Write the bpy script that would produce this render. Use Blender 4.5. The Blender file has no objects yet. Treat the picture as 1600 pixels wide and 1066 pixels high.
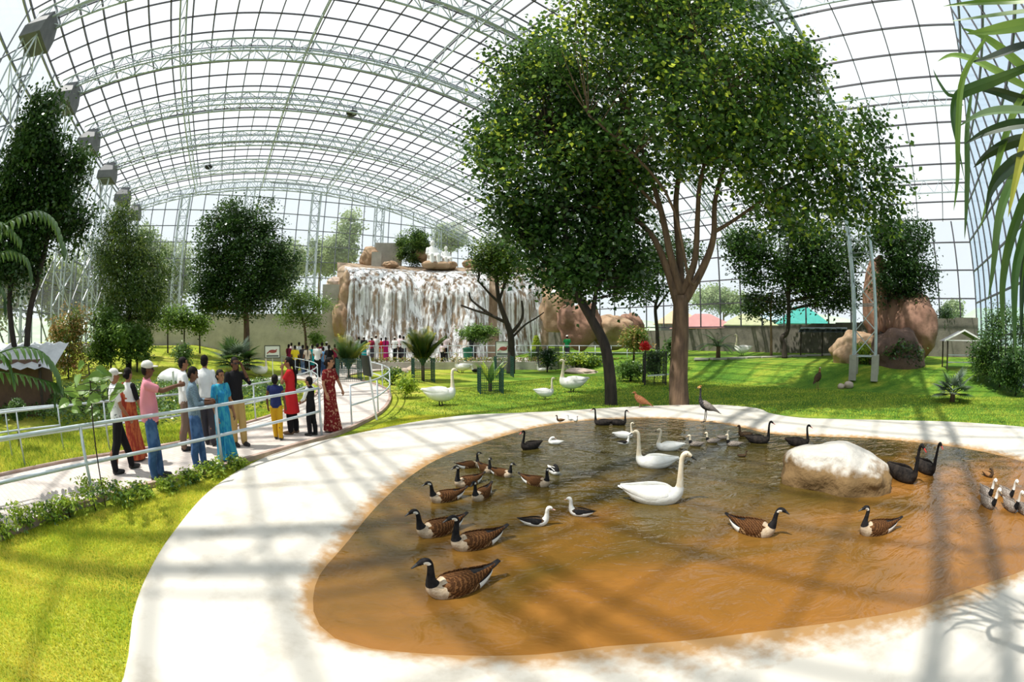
import bpy, bmesh, math, random
import numpy as np
from mathutils import Vector, Matrix, noise as mnoise

sc = bpy.context.scene
COL = sc.collection
rng = np.random.default_rng(7)
random.seed(7)

# ---------------------------------------------------------------- camera (15 mm full-frame fisheye), sky, sun, exposure
CAM_H, PITCH, LENS = 2.2, -0.8, 15.0
cam = bpy.data.cameras.new('camera')
cam.type = 'PANO'
cam.panorama_type = 'FISHEYE_EQUISOLID'
cam.fisheye_lens = LENS
cam.fisheye_fov = math.radians(220)
cam.sensor_fit = 'HORIZONTAL'
cam.sensor_width = 36.0
cam.sensor_height = 24.0
cam.clip_end = 600
camo = bpy.data.objects.new('camera', cam)
COL.objects.link(camo)
camo.location = (0, 0, CAM_H)
camo.rotation_euler = (math.radians(90 + PITCH), 0, 0)
sc.camera = camo

world = bpy.data.worlds.new('sky')
sc.world = world
world.use_nodes = True
wn = world.node_tree.nodes
bgn = wn['Background']
bgn.inputs['Color'].default_value = (0.90, 0.96, 1.0, 1)
bgn.inputs['Strength'].default_value = 1.08

SUN_AZ, SUN_EL = -105.0, 63.0
sun = bpy.data.lights.new('sun', 'SUN')
sun.energy = 6.4
sun.angle = math.radians(0.75)
sun.color = (1.0, 0.955, 0.87)
suno = bpy.data.objects.new('sun', sun)
COL.objects.link(suno)
_a, _e = math.radians(SUN_AZ), math.radians(SUN_EL)
suno.rotation_euler = Vector((math.sin(_a) * math.cos(_e), math.cos(_a) * math.cos(_e), math.sin(_e))).to_track_quat('Z', 'Y').to_euler()

sc.view_settings.view_transform = 'Standard'
sc.view_settings.look = 'None'
sc.view_settings.gamma = 1.0
sc.view_settings.exposure = 0.0
sc.cycles.max_bounces = 8
sc.cycles.diffuse_bounces = 3
sc.cycles.glossy_bounces = 3
sc.cycles.transmission_bounces = 6
sc.cycles.transparent_max_bounces = 24
sc.cycles.caustics_reflective = False
sc.cycles.caustics_refractive = False
sc.cycles.use_denoising = True

# ---------------------------------------------------------------- places in the hall
# A runs along the hall, B across it; U is the unit the hall was measured in
U = 13.0
AX = math.radians(-37.5)
A = Vector((math.sin(AX), math.cos(AX), 0))
B = Vector((math.cos(AX), -math.sin(AX), 0))


def hall(s, t, z):
    return B * (s * U) + A * (t * U) + Vector((0, 0, z))


def sstep(a, b, x):
    t = min(max((x - a) / (b - a), 0.0), 1.0)
    return t * t * (3 - 2 * t)


def ground_z(x, y):
    s = x * B.x + y * B.y
    z = 0.80 * sstep(18.5, 23.0, s) + 0.2 * sstep(26, 33, s)
    z += 1.5 * sstep(18, 36, math.hypot(x, y)) * sstep(2.5, -3.5, s) if s < 2.5 else 0
    z += 0.10 * mnoise.noise(Vector((x * .12, y * .12, 3.0))) * sstep(14, 22, math.hypot(x, y))
    return z


def ray_dir(px, py):
    dx, dy = px - 800.0, 533.0 - py
    r = max(math.hypot(dx, dy), 1e-6)
    th = 2 * math.asin(min(r / (2 * LENS / 36 * 1600), 1.0))
    v = Vector((math.sin(th) * dx / r, math.cos(th), math.sin(th) * dy / r))
    p = math.radians(PITCH)
    return Vector((v.x, v.y * math.cos(p) - v.z * math.sin(p), v.y * math.sin(p) + v.z * math.cos(p)))


def at(px, py, z=None):
    """where a sight line meets the ground (or the level z)"""
    d = ray_dir(px, py)
    o = Vector((0, 0, CAM_H))
    if z is not None:
        return o + d * ((z - CAM_H) / d.z)
    t = 1.0
    while t < 90:
        p = o + d * t
        if p.z <= ground_z(p.x, p.y):
            break
        t += 0.04
    return Vector((p.x, p.y, ground_z(p.x, p.y)))


def far(px, py, dist):
    """a point on a sight line at a given ground distance"""
    d = ray_dir(px, py)
    return Vector((0, 0, CAM_H)) + d * (dist / math.hypot(d.x, d.y))


def az_of(p):
    return math.atan2(p.x, p.y)


# ---------------------------------------------------------------- naming
def tag(o, label=None, cat=None, group=None, kind=None):
    if label: o['label'] = label
    if cat: o['category'] = cat
    if group: o['group'] = group
    if kind: o['kind'] = kind
    return o


def empty(name, loc=(0, 0, 0), rz=0.0, scale=1.0):
    o = bpy.data.objects.new(name, None)
    COL.objects.link(o)
    o.location = loc
    o.rotation_euler = (0, 0, rz)
    o.scale = (scale,) * 3
    o.empty_display_size = 0.1
    return o


def copy_tree(o, parent=None):
    c = o.copy()
    COL.objects.link(c)
    if parent is not None:
        c.parent = parent
    for ch in list(o.children):
        copy_tree(ch, c)
    return c


# ---------------------------------------------------------------- materials
def nodes_of(m):
    m.use_nodes = True
    nt = m.node_tree
    return nt, nt.nodes, nt.links, nt.nodes['Principled BSDF']


def mat(name, c1, c2=None, scale=6.0, rough=0.6, bump=0.0, detail=4.0, metal=0.0, stretch=None, bscale=None, spec=None, lo=.35, hi=.65, coord='Object'):
    m = bpy.data.materials.new(name)
    nt, N, L, p = nodes_of(m)
    p.inputs['Base Color'].default_value = (*c1, 1)
    p.inputs['Roughness'].default_value = rough
    p.inputs['Metallic'].default_value = metal
    if spec is not None:
        p.inputs['Specular IOR Level'].default_value = spec
    if c2 is not None or bump:
        tc = N.new('ShaderNodeTexCoord')
        mp = N.new('ShaderNodeMapping')
        if stretch: mp.inputs['Scale'].default_value = stretch
        L.new(tc.outputs[coord], mp.inputs['Vector'])
        nz = N.new('ShaderNodeTexNoise')
        nz.inputs['Scale'].default_value = scale
        nz.inputs['Detail'].default_value = detail
        nz.inputs['Roughness'].default_value = 0.65
        L.new(mp.outputs['Vector'], nz.inputs['Vector'])
        if c2 is not None:
            rp = N.new('ShaderNodeValToRGB')
            rp.color_ramp.elements[0].position = lo
            rp.color_ramp.elements[1].position = hi
            rp.color_ramp.elements[0].color = (*c1, 1)
            rp.color_ramp.elements[1].color = (*c2, 1)
            L.new(nz.outputs['Fac'], rp.inputs['Fac'])
            L.new(rp.outputs['Color'], p.inputs['Base Color'])
        if bump:
            b = N.new('ShaderNodeBump')
            b.inputs['Strength'].default_value = bump
            b.inputs['Distance'].default_value = 0.05
            src = nz
            if bscale:
                src = N.new('ShaderNodeTexNoise')
                src.inputs['Scale'].default_value = bscale
                src.inputs['Detail'].default_value = 5
                L.new(mp.outputs['Vector'], src.inputs['Vector'])
            L.new(src.outputs['Fac'], b.inputs['Height'])
            L.new(b.outputs['Normal'], p.inputs['Normal'])
    return m


def leaf_mat(name, c1, c2, trans=0.35, rough=0.4, scale=2.0, spec=0.5):
    m = bpy.data.materials.new(name)
    m.use_nodes = True
    nt = m.node_tree
    N, L = nt.nodes, nt.links
    N.remove(N['Principled BSDF'])
    out = N['Material Output']
    tc = N.new('ShaderNodeTexCoord')
    nz = N.new('ShaderNodeTexNoise')
    nz.inputs['Scale'].default_value = scale
    nz.inputs['Detail'].default_value = 3
    L.new(tc.outputs['Object'], nz.inputs['Vector'])
    rp = N.new('ShaderNodeValToRGB')
    rp.color_ramp.elements[0].position, rp.color_ramp.elements[1].position = .36, .64
    rp.color_ramp.elements[0].color = (*c1, 1)
    rp.color_ramp.elements[1].color = (*c2, 1)
    L.new(nz.outputs['Fac'], rp.inputs['Fac'])
    pr = N.new('ShaderNodeBsdfPrincipled')
    pr.inputs['Roughness'].default_value = rough
    pr.inputs['Specular IOR Level'].default_value = spec
    L.new(rp.outputs['Color'], pr.inputs['Base Color'])
    tr = N.new('ShaderNodeBsdfTranslucent')
    hs = N.new('ShaderNodeHueSaturation')
    hs.inputs['Hue'].default_value = 0.48
    hs.inputs['Value'].default_value = 1.5
    L.new(rp.outputs['Color'], hs.inputs['Color'])
    L.new(hs.outputs['Color'], tr.inputs['Color'])
    mx = N.new('ShaderNodeMixShader')
    mx.inputs['Fac'].default_value = trans
    L.new(pr.outputs['BSDF'], mx.inputs[1])
    L.new(tr.outputs['BSDF'], mx.inputs[2])
    L.new(mx.outputs['Shader'], out.inputs['Surface'])
    return m


def glass_mat(name, tint, solid=0.12, gloss=0.06):
    """thin sheet: mostly clear, a little milky, a little shiny"""
    m = bpy.data.materials.new(name)
    m.use_nodes = True
    nt = m.node_tree
    N, L = nt.nodes, nt.links
    N.remove(N['Principled BSDF'])
    out = N['Material Output']
    t = N.new('ShaderNodeBsdfTransparent')
    t.inputs['Color'].default_value = (*tint, 1)
    d = N.new('ShaderNodeBsdfTranslucent')
    d.inputs['Color'].default_value = (*tint, 1)
    g = N.new('ShaderNodeBsdfGlossy')
    g.inputs['Roughness'].default_value = 0.08
    m1 = N.new('ShaderNodeMixShader')
    m1.inputs['Fac'].default_value = solid
    L.new(t.outputs[0], m1.inputs[1]); L.new(d.outputs[0], m1.inputs[2])
    m2 = N.new('ShaderNodeMixShader')
    m2.inputs['Fac'].default_value = gloss
    L.new(m1.outputs[0], m2.inputs[1]); L.new(g.outputs[0], m2.inputs[2])
    L.new(m2.outputs[0], out.inputs['Surface'])
    return m


M = {}
M['galv'] = mat('galvanised steel', (.62, .68, .72), (.5, .56, .6), scale=3, rough=.45, metal=.25)
M['truss'] = mat('truss steel paint', (.50, .56, .60), (.42, .48, .52), scale=2, rough=.5, metal=.2)
M['bar'] = mat('dark glazing bar', (.075, .07, .085), rough=.5)
M['bar_pale'] = mat('grey glazing bar', (.20, .215, .25), rough=.5)
M['roof'] = glass_mat('clear roof sheet', (.97, .985, 1.0), .14, .03)
M['wallglass'] = glass_mat('clear wall glass', (.96, .98, 1.0), .05, .05)
M['blueglass'] = glass_mat('wall glass with painted blue reflection', (.72, .84, .98), .22, .10)  # bluish reflection on the end wall is put into the sheet's tint
M['box'] = mat('grey steel plate', (.10, .105, .115), (.14, .145, .155), scale=2, rough=.6)
M['concrete'] = mat('weathered concrete wall', (.52, .49, .43), (.38, .355, .31), scale=.9, rough=.9, bump=.25, bscale=9)
M['darkconcrete'] = mat('dark stained concrete', (.19, .172, .138), (.095, .088, .07), scale=.8, rough=.9, bump=.3, bscale=8)
M['bark'] = mat('brown bark', (.20, .125, .075), (.085, .052, .034), scale=5, rough=.9, bump=.8, stretch=(1, 1, .22), bscale=9)
M['bark_dark'] = mat('dark bark', (.055, .04, .032), (.022, .017, .014), scale=6, rough=.9, bump=.8, stretch=(1, 1, .25), bscale=10)
M['bark_pale'] = mat('pale bark', (.36, .24, .15), (.20, .13, .08), scale=5, rough=.9, bump=.6, stretch=(1, 1, .3), bscale=9)
M['soil'] = mat('red brown soil', (.30, .17, .10), (.16, .09, .055), scale=7, rough=1, bump=.5)
M['white'] = mat('white paint', (.86, .86, .84), rough=.5)
M['black'] = mat('black paint', (.018, .018, .02), rough=.5)
M['mesh_green'] = mat('dark green guard mesh', (.02, .075, .06), rough=.6)


# ---------------------------------------------------------------- mesh building
class MB:
    """collects shapes and links them as one mesh object"""

    def __init__(s):
        s.v, s.f, s.m, s.n = [], [], [], 0

    def add(s, verts, faces, mi=0):
        b = s.n
        s.v.extend(verts)
        s.n += len(verts)
        if isinstance(mi, int):
            mi = [mi] * len(faces)
        for f, k in zip(faces, mi):
            s.f.append([b + i for i in f])
            s.m.append(k)
        return s

    def box(s, c, size, rz=0.0, mi=0, axes=None):
        c = Vector(c)
        if axes is None:
            ax = Vector((math.cos(rz), math.sin(rz), 0)); ay = Vector((-math.sin(rz), math.cos(rz), 0)); az = Vector((0, 0, 1))
        else:
            ax, ay, az = axes
        hx, hy, hz = size[0] / 2, size[1] / 2, size[2] / 2
        vs = [c + ax * (hx * i) + ay * (hy * j) + az * (hz * k) for k in (-1, 1) for j in (-1, 1) for i in (-1, 1)]
        return s.add(vs, [(0, 2, 3, 1), (4, 5, 7, 6), (0, 1, 5, 4), (2, 6, 7, 3), (0, 4, 6, 2), (1, 3, 7, 5)], mi)

    def bar(s, p, q, w, h=None, mi=0, up=Vector((0, 0, 1))):
        p, q = Vector(p), Vector(q)
        d = (q - p)
        L = d.length
        if L < 1e-6: return s
        d /= L
        if abs(d.dot(up)) > .98: up = Vector((1, 0, 0)) if abs(d.x) < .9 else Vector((0, 1, 0))
        a = d.cross(up).normalized()
        b = a.cross(d).normalized()
        h = h or w
        vs = []
        for e in (p, q):
            vs += [e - a * w / 2 - b * h / 2, e + a * w / 2 - b * h / 2, e + a * w / 2 + b * h / 2, e - a * w / 2 + b * h / 2]
        return s.add(vs, [(0, 1, 5, 4), (1, 2, 6, 5), (2, 3, 7, 6), (3, 0, 4, 7), (3, 2, 1, 0), (4, 5, 6, 7)], mi)

    def tube(s, pts, rad, n=8, mi=0, caps=True, flat=None):
        pts = [Vector(p) for p in pts]
        k = len(pts)
        if not hasattr(rad, '__len__'): rad = [rad] * k
        rings = []
        pa = None
        for i, p in enumerate(pts):
            d = (pts[min(i + 1, k - 1)] - pts[max(i - 1, 0)])
            d = d.normalized() if d.length > 1e-9 else Vector((0, 0, 1))
            if pa is None:
                up = Vector((0, 0, 1)) if abs(d.z) < .9 else Vector((1, 0, 0))
                a = d.cross(up).normalized()
            else:
                a = (pa - d * pa.dot(d))
                a = a.normalized() if a.length > 1e-6 else d.orthogonal().normalized()
            pa = a
            b = d.cross(a)
            fb = flat if flat else 1.0
            rings += [p + (a * math.cos(2 * math.pi * j / n) + b * math.sin(2 * math.pi * j / n) * fb) * rad[i] for j in range(n)]
        fs = []
        for i in range(k - 1):
            for j in range(n):
                fs.append((i * n + j, i * n + (j + 1) % n, (i + 1) * n + (j + 1) % n, (i + 1) * n + j))
        if caps:
            fs.append(tuple(range(n - 1, -1, -1)))
            fs.append(tuple((k - 1) * n + j for j in range(n)))
        return s.add(rings, fs, mi)

    def ellipsoid(s, c, r, n=12, m=8, mi=0, rot=None):
        c = Vector(c)
        vs, fs = [], []
        for i in range(m + 1):
            t = math.pi * i / m
            for j in range(n):
                a = 2 * math.pi * j / n
                v = Vector((r[0] * math.sin(t) * math.cos(a), r[1] * math.sin(t) * math.sin(a), r[2] * math.cos(t)))
                if rot is not None: v = rot @ v
                vs.append(c + v)
        for i in range(m):
            for j in range(n):
                fs.append((i * n + j, (i + 1) * n + j, (i + 1) * n + (j + 1) % n, i * n + (j + 1) % n))
        return s.add(vs, fs, mi)

    def build(s, name, mats, parent=None, smooth=False, loc=None, rz=0.0):
        me = bpy.data.meshes.new(name)
        me.from_pydata([tuple(v) for v in s.v], [], s.f)
        if not isinstance(mats, (list, tuple)): mats = [mats]
        for m in mats: me.materials.append(m)
        if len(mats) > 1: me.polygons.foreach_set('material_index', s.m)
        if smooth: me.polygons.foreach_set('use_smooth', [True] * len(me.polygons))
        me.validate()
        me.update()
        o = bpy.data.objects.new(name, me)
        COL.objects.link(o)
        if parent is not None: o.parent = parent
        if loc is not None: o.location = loc
        o.rotation_euler = (0, 0, rz)
        return o


def np_mesh(name, verts, quads, mats, midx=None, parent=None, smooth=False, tris=False):
    """fast mesh from numpy arrays"""
    k = 3 if tris else 4
    me = bpy.data.meshes.new(name)
    nv, nf = len(verts), len(quads)
    me.vertices.add(nv)
    me.vertices.foreach_set('co', np.asarray(verts, np.float32).ravel())
    me.loops.add(nf * k)
    me.loops.foreach_set('vertex_index', np.asarray(quads, np.int32).ravel())
    me.polygons.add(nf)
    me.polygons.foreach_set('loop_start', np.arange(nf, dtype=np.int32) * k)
    me.polygons.foreach_set('loop_total', np.full(nf, k, np.int32))
    if not isinstance(mats, (list, tuple)): mats = [mats]
    for m in mats: me.materials.append(m)
    if midx is not None: me.polygons.foreach_set('material_index', np.asarray(midx, np.int32))
    if smooth: me.polygons.foreach_set('use_smooth', np.ones(nf, bool))
    me.update(calc_edges=True)
    o = bpy.data.objects.new(name, me)
    COL.objects.link(o)
    if parent is not None: o.parent = parent
    return o


def catmull(pts, per=6):
    """rows of numbers -> smooth rows through them"""
    P = [np.array(p, float) for p in pts]
    out = []
    for i in range(len(P) - 1):
        p0, p1, p2, p3 = P[max(i - 1, 0)], P[i], P[i + 1], P[min(i + 2, len(P) - 1)]
        for k in range(per):
            t = k / per
            out.append(.5 * ((2 * p1) + (-p0 + p2) * t + (2 * p0 - 5 * p1 + 4 * p2 - p3) * t * t + (-p0 + 3 * p1 - 3 * p2 + p3) * t ** 3))
    out.append(P[-1])
    return out


def vsum(*a):
    v = Vector((0, 0, 0))
    for x in a: v += Vector(x)
    return v
# ================================================================ GROUND, POND, PATH
K = 0.957
OUT = [(-2.35, .2), (-2.6, .98), (-3.13, 1.69), (-3.49, 2.3), (-3.89, 3.16), (-4.43, 4.68), (-4.61, 6.31), (-4.33, 7.68), (-3.55, 9.15), (-2.5, 10.71), (-1.28, 11.75), (0.0, 12.1), (1.3, 12.35), (3.17, 12.77), (5.1, 12.82), (6.76, 12.4), (7.6, 11.4), (7.5, 10.41), (7.93, 9.44), (8.71, 8.8), (10.37, 7.46), (11.95, 5.75), (13.1, 3.48), (13.3, 1.2), (11.5, -1.2), (7, -2.4), (2.5, -2.2), (-1.0, -1.4)]
INN = [(-1.68, 2.67), (-1.82, 3.0), (-1.90, 3.4), (-1.88, 4.08), (-1.86, 5.31), (-1.7, 6.64), (-1.35, 7.86), (-0.57, 9.19), (0.48, 10.51), (1.55, 11.24), (2.69, 11.55), (4.35, 11.3), (5.38, 10.41), (5.91, 9.5), (6.23, 8.6), (7.22, 7.72), (8.31, 6.79), (9.15, 5.57), (9.71, 4.12), (9.8, 2.46), (9.2, 1.1), (7.8, .35), (6.3, .45), (5.24, .76), (4.77, 1.02), (4.16, 1.34), (3.52, 1.58), (2.76, 1.95), (2.05, 2.23), (1.39, 2.38), (.73, 2.48), (.24, 2.44), (-.24, 2.42), (-.76, 2.39), (-1.17, 2.37), (-1.47, 2.45)]
PC = (4.0 * K, 6.0 * K)
NP_ = 192


def radial(outline):
    """closed outline -> radius per direction about the pond's middle"""
    pts = [np.array(p) * K for p in outline]
    sm = np.array(catmull(pts + [pts[0]], 8))[:-1] - np.array(PC)
    an = np.arctan2(sm[:, 1], sm[:, 0]); ra = np.hypot(sm[:, 0], sm[:, 1])
    o = np.argsort(an)
    an, ra = an[o], ra[o]
    q = -np.pi + 2 * np.pi * np.arange(NP_) / NP_
    return np.interp(q, np.r_[an - 2 * np.pi, an, an + 2 * np.pi], np.r_[ra, ra, ra])


R_OUT, R_INN = radial(OUT), radial(INN)
QA = -np.pi + 2 * np.pi * np.arange(NP_) / NP_


def pond_frac(x, y):
    """<0 in the water, 0..1 on the rim, >1 outside"""
    dx, dy = x - PC[0], y - PC[1]
    i = (math.atan2(dy, dx) + math.pi) / (2 * math.pi) * NP_
    k = int(i) % NP_
    f = i - int(i)
    ro = R_OUT[k] * (1 - f) + R_OUT[(k + 1) % NP_] * f
    ri = R_INN[k] * (1 - f) + R_INN[(k + 1) % NP_] * f
    return (math.hypot(dx, dy) - ri) / (ro - ri)


WATER_Z = -0.05


def lawn_material():
    m = bpy.data.materials.new('lawn grass')
    nt, N, L, p = nodes_of(m)
    tc = N.new('ShaderNodeTexCoord')

    def noise(scale, detail=5, st=None):
        n = N.new('ShaderNodeTexNoise'); n.inputs['Scale'].default_value = scale; n.inputs['Detail'].default_value = detail
        n.inputs['Roughness'].default_value = .7
        if st:
            mp = N.new('ShaderNodeMapping'); mp.inputs['Scale'].default_value = st
            L.new(tc.outputs['Object'], mp.inputs['Vector']); L.new(mp.outputs['Vector'], n.inputs['Vector'])
        else:
            L.new(tc.outputs['Object'], n.inputs['Vector'])
        return n

    def ramp(src, stops):
        r = N.new('ShaderNodeValToRGB')
        r.color_ramp.elements[0].position, r.color_ramp.elements[0].color = stops[0][0], (*stops[0][1], 1)
        r.color_ramp.elements[1].position, r.color_ramp.elements[1].color = stops[-1][0], (*stops[-1][1], 1)
        for q, c in stops[1:-1]:
            e = r.color_ramp.elements.new(q); e.color = (*c, 1)
        L.new(src, r.inputs['Fac'])
        return r

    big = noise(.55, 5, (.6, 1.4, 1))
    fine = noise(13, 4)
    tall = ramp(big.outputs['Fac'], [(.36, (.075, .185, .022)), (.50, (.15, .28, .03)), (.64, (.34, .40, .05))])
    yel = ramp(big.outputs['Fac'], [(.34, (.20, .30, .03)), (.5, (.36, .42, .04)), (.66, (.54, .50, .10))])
    # yellower toward the left: another grass, with its sunlit look put into the colour
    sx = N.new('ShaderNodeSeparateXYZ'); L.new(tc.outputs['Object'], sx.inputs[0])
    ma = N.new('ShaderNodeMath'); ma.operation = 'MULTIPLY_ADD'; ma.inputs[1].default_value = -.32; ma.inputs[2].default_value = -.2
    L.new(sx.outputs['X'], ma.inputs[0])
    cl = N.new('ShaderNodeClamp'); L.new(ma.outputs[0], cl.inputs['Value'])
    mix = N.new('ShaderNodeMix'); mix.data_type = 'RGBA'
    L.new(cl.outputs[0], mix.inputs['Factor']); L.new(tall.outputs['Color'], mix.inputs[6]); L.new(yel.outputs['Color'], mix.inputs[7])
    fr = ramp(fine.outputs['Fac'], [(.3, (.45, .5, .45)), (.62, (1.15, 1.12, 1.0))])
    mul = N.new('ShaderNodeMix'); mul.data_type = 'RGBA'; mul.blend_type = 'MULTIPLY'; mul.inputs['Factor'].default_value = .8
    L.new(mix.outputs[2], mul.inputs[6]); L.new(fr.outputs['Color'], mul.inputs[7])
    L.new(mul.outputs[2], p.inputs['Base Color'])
    p.inputs['Roughness'].default_value = .95
    p.inputs['Specular IOR Level'].default_value = .15
    b = N.new('ShaderNodeBump'); b.inputs['Strength'].default_value = .9; b.inputs['Distance'].default_value = .06
    L.new(fine.outputs['Fac'], b.inputs['Height']); L.new(b.outputs['Normal'], p.inputs['Normal'])
    return m


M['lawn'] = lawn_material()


def axis_lines(lo, hi, f0, f1, fine, coarse):
    a = list(np.arange(lo, f0, coarse)) + list(np.arange(f0, f1, fine)) + list(np.arange(f1, hi + coarse, coarse))
    return np.array(a)


gx = axis_lines(-110, 110, -16, 26, .42, 4.0)
gy = axis_lines(-30, 130, -4, 30, .42, 4.0)
gv = np.zeros((len(gy), len(gx), 3))
for j, y in enumerate(gy):
    for i, x in enumerate(gx):
        z = ground_z(x, y)
        if abs(x) < 20 and -4 < y < 15:
            f = pond_frac(x, y)
            if f < .55: z = -.45
            elif f < 1.0: z = -.03
        gv[j, i] = (x, y, z)
nx_, ny_ = len(gx), len(gy)
idx = np.arange(nx_ * ny_).reshape(ny_, nx_)
q = np.stack([idx[:-1, :-1], idx[:-1, 1:], idx[1:, 1:], idx[1:, :-1]], -1).reshape(-1, 4)
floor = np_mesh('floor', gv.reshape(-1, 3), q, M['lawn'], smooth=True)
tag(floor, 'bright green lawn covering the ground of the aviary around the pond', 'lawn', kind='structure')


def rim_material():
    m = bpy.data.materials.new('pale pond rim concrete')
    nt, N, L, p = nodes_of(m)
    tc = N.new('ShaderNodeTexCoord')
    at_ = N.new('ShaderNodeAttribute'); at_.attribute_name = 'wet'
    n1 = N.new('ShaderNodeTexNoise'); n1.inputs['Scale'].default_value = 1.1; n1.inputs['Detail'].default_value = 7; n1.inputs['Roughness'].default_value = .65
    n2 = N.new('ShaderNodeTexNoise'); n2.inputs['Scale'].default_value = 9; n2.inputs['Detail'].default_value = 6
    for n in (n1, n2): L.new(tc.outputs['Object'], n.inputs['Vector'])
    r = N.new('ShaderNodeValToRGB')
    r.color_ramp.elements[0].position = .33; r.color_ramp.elements[0].color = (.46, .415, .345, 1)
    r.color_ramp.elements[1].position = .50; r.color_ramp.elements[1].color = (.62, .58, .51, 1)
    L.new(n1.outputs['Fac'], r.inputs['Fac'])
    ad = N.new('ShaderNodeMath'); ad.operation = 'MULTIPLY_ADD'; ad.inputs[1].default_value = .5; L.new(n2.outputs['Fac'], ad.inputs[0]); L.new(at_.outputs['Fac'], ad.inputs[2])
    st = N.new('ShaderNodeValToRGB')
    st.color_ramp.elements[0].position = .72; st.color_ramp.elements[0].color = (0, 0, 0, 1)
    st.color_ramp.elements[1].position = 1.12; st.color_ramp.elements[1].color = (1, 1, 1, 1)
    L.new(ad.outputs[0], st.inputs['Fac'])
    mx = N.new('ShaderNodeMix'); mx.data_type = 'RGBA'
    L.new(st.outputs['Color'], mx.inputs['Factor']); L.new(r.outputs['Color'], mx.inputs[6]); mx.inputs[7].default_value = (.40, .225, .085, 1)
    L.new(mx.outputs[2], p.inputs['Base Color'])
    p.inputs['Roughness'].default_value = .75
    b = N.new('ShaderNodeBump'); b.inputs['Strength'].default_value = .15; b.inputs['Distance'].default_value = .02
    L.new(n2.outputs['Fac'], b.inputs['Height']); L.new(b.outputs['Normal'], p.inputs['Normal'])
    return m


# rim: loops from the outer foot over the top down into the water
loops = [('o', 0, -.12, 0), ('o', 0, .045, 0), ('f', .97, .065, 0), ('f', .6, .055, 0), ('f', .3, .03, 0), ('f', .15, .0, .35), ('f', .0, -.05, .8), ('f', -.08, -.16, 1.0), ('f', -.2, -.42, 1.0)]
rv, wet = [], []
for kind, f, z, w in loops:
    for k in range(NP_):
        r_ = R_OUT[k] if kind == 'o' else R_INN[k] + (R_OUT[k] - R_INN[k]) * f
        if f < 0: r_ = R_INN[k] + f * 2.5
        rv.append((PC[0] + r_ * math.cos(QA[k]), PC[1] + r_ * math.sin(QA[k]), z)); wet.append(w)
rf = []
for l in range(len(loops) - 1):
    for k in range(NP_):
        rf.append((l * NP_ + k, (l + 1) * NP_ + k, (l + 1) * NP_ + (k + 1) % NP_, l * NP_ + (k + 1) % NP_))
rim = np_mesh('pond_rim', rv, rf, rim_material(), smooth=True)
a_ = rim.data.attributes.new('wet', 'FLOAT', 'POINT')
a_.data.foreach_set('value', wet)
rim['kind'] = 'structure'
tag(rim, 'broad pale concrete rim curving around the brown pond', 'pond rim')


def water_material():
    m = bpy.data.materials.new('murky brown pond water')
    nt, N, L, p = nodes_of(m)
    tc = N.new('ShaderNodeTexCoord')
    mp = N.new('ShaderNodeMapping'); mp.inputs['Rotation'].default_value = (0, 0, .35); mp.inputs['Scale'].default_value = (1, 1.7, 1)
    L.new(tc.outputs['Object'], mp.inputs['Vector'])
    n1 = N.new('ShaderNodeTexNoise'); n1.inputs['Scale'].default_value = .38; n1.inputs['Detail'].default_value = 5; n1.inputs['Distortion'].default_value = .8
    L.new(mp.outputs['Vector'], n1.inputs['Vector'])
    sx = N.new('ShaderNodeSeparateXYZ'); L.new(tc.outputs['Object'], sx.inputs[0])
    # silt lies thick in the shallows on the near side, the middle is deeper and greener
    d = N.new('ShaderNodeMath'); d.operation = 'MULTIPLY_ADD'; d.inputs[1].default_value = -.128; d.inputs[2].default_value = .78
    L.new(sx.outputs['Y'], d.inputs[0])
    s = N.new('ShaderNodeMath'); s.operation = 'ADD'; L.new(n1.outputs['Fac'], s.inputs[0]); L.new(d.outputs[0], s.inputs[1])
    r = N.new('ShaderNodeValToRGB')
    e = r.color_ramp.elements
    e[0].position, e[0].color = .38, (.052, .042, .011, 1)
    e[1].position, e[1].color = .98, (.27, .118, .025, 1)
    x = e.new(.62); x.color = (.092, .060, .013, 1)
    x = e.new(.80); x.color = (.165, .082, .016, 1)
    L.new(s.outputs[0], r.inputs['Fac'])
    L.new(r.outputs['Color'], p.inputs['Base Color'])
    p.inputs['Roughness'].default_value = .04
    p.inputs['IOR'].default_value = 1.33
    p.inputs['Specular IOR Level'].default_value = .5
    w1 = N.new('ShaderNodeTexNoise'); w1.inputs['Scale'].default_value = 1.7; w1.inputs['Detail'].default_value = 3; w1.inputs['Distortion'].default_value = 1.5
    w2 = N.new('ShaderNodeTexNoise'); w2.inputs['Scale'].default_value = 6; w2.inputs['Detail'].default_value = 2; w2.inputs['Distortion'].default_value = .6
    L.new(mp.outputs['Vector'], w1.inputs['Vector']); L.new(mp.outputs['Vector'], w2.inputs['Vector'])
    ad = N.new('ShaderNodeMath'); ad.operation = 'MULTIPLY_ADD'; ad.inputs[1].default_value = .22
    L.new(w2.outputs['Fac'], ad.inputs[0]); L.new(w1.outputs['Fac'], ad.inputs[2])
    b = N.new('ShaderNodeBump'); b.inputs['Strength'].default_value = .26; b.inputs['Distance'].default_value = .16
    L.new(ad.outputs[0], b.inputs['Height']); L.new(b.outputs['Normal'], p.inputs['Normal'])
    return m


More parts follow.
